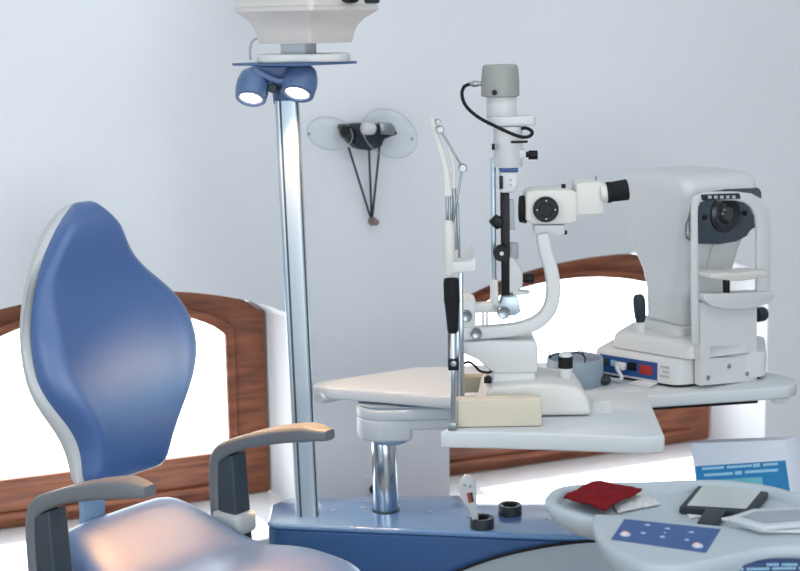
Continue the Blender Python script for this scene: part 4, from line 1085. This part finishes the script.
for (x, y, rx, tlt) in ((329, 138, .060, .35), (387, 138, .078, -.25)):
    c = Wp(x, y, .055); axd = (WN + WD * tlt * -.3 + Z * (1.1 if x < 360 else .75)).normalized()
    n = 10; prof = [(rx * math.sin(k / n * 1.15) / math.sin(1.15), rx * .5 * (1 - math.cos(k / n * 1.15))) for k in range(n + 1)]
    g = G(); g.lathe(c, axd, prof, 40, cap=False); gd = obj('glass_dish', g, 'clear_glass', sc, 'clear glass dish')
    ax_, a_, b_ = frame_of(axd); h_ = prof[-1][1]
    g = G(); g.tube([c + ax_ * h_ + a_ * rx * math.cos(2 * PI * k / 40) + b_ * rx * math.sin(2 * PI * k / 40) for k in range(41)], .0010, 6, 1); obj('dish_rim', g, 'label_grey', gd)
for (x, y, r) in ((309, 134, .004), (412, 139, .004)):
    g = G(); g.ball(Wp(x, y, .075), r); obj('rim_clip', g, 'steel', sc)
kb_ = Wp(372, 221, .018)
for (x, y) in ((348.5, 147), (369, 149), (380, 143)):
    g = G(); g.cyl(Wp(x, y, .04), Wp(371.5 + (x - 366) * .06, 217, .022), .0030, .0030, .0005, 12); obj('rod', g, 'charcoal', sc)
g = G(); g.lathe(Wp(372, 221, .0), WN, [(.012, 0), (.012, .004), (.009, .008), (.009, .03), (.006, .034), (0, .035)], 20, cap=False); obj('wall_knob', g, 'brown_knob', sc)

# wall socket, blurred behind pole
sk = thing('wall_socket', 'small pale wall socket partly hidden behind the chrome pole', 'socket', Wp(374, 487, 0))
g = G(); p = [Wp(x, y, .001) for x, y in ((365, 478), (382, 477), (382, 496), (365, 497))]; g.prism(p, WN * .008, .003); so = obj('cover_plate', g, 'carton_white', sk)
g = G(); g.lathe(Wp(374, 489, .009), WN, [(.014, 0), (.014, .001), (.0, .0015)], 24, cap=False); obj('socket_hole', g, 'charcoal', so)

# ================================================================== LIGHT
w = bpy.data.worlds.new('world'); scene.world = w; w.use_nodes = True
bg = w.node_tree.nodes['Background']; bg.inputs[0].default_value = (.93, .97, 1, 1); bg.inputs[1].default_value = 5.5
def area(name, loc, target, sx, sy, power, col):
    l = bpy.data.lights.new(name, 'AREA'); l.shape = 'RECTANGLE'; l.size = sx; l.size_y = sy; l.energy = power; l.color = col
    o = bpy.data.objects.new(name, l); COL.objects.link(o); o.location = loc
    o.rotation_euler = (V(target) - V(loc)).to_track_quat('-Z', 'Y').to_euler(); return o
area('ceiling_fill', (.6, 2.5, 2.92), (.6, 3.3, .6), 3.4, 1.4, 26, (.94, .97, 1))  # added soft fill below the ceiling, no fitting hangs there
area('room_fill', (1.3, -.9, 1.45), (.2, 4.0, .75), 3.0, 2.2, 76, (.90, .95, 1))  # added broad low fill from the camera side, evens out the back wall
area('side_fill', (-1.35, 1.3, 1.3), (.25, 4.2, .7), 1.0, 1.4, 11, (.93, .96, 1))  # added wall wash, out of view at left, lifts the lower back wall
sun = bpy.data.lights.new('sun', 'SUN'); sun.energy = 14; sun.angle = math.radians(3); sun.color = (1, .97, .92)
so_ = bpy.data.objects.new('sun', sun); COL.objects.link(so_); so_.location = (0, 8, 5)
sd = (WN * .58 + WD * .06 - Z * .80).normalized(); so_.rotation_euler = sd.to_track_quat('-Z', 'Y').to_euler()
for k, (p, axd) in enumerate(SP):
    l = bpy.data.lights.new('spot_beam', 'SPOT'); l.energy = 85 if k == 0 else 15; l.color = (1, .50, .17) if k == 0 else (1, .62, .38); l.spot_size = math.radians(60 if k == 0 else 96); l.spot_blend = .7; l.shadow_soft_size = .025
    o = bpy.data.objects.new('spot_beam', l); COL.objects.link(o); o.location = p + axd * .01
    tgt = V((-.42, 3.0, .55)) if k == 0 else V((0, 3.3, .6))
    o.rotation_euler = (tgt - o.location).to_track_quat('-Z', 'Y').to_euler()

scene.view_settings.view_transform = 'Standard'
scene.view_settings.look = 'None'
scene.view_settings.exposure = 0
scene.cycles.use_denoising = True
scene.cycles.max_bounces = 6
scene.cycles.sample_clamp_indirect = 4
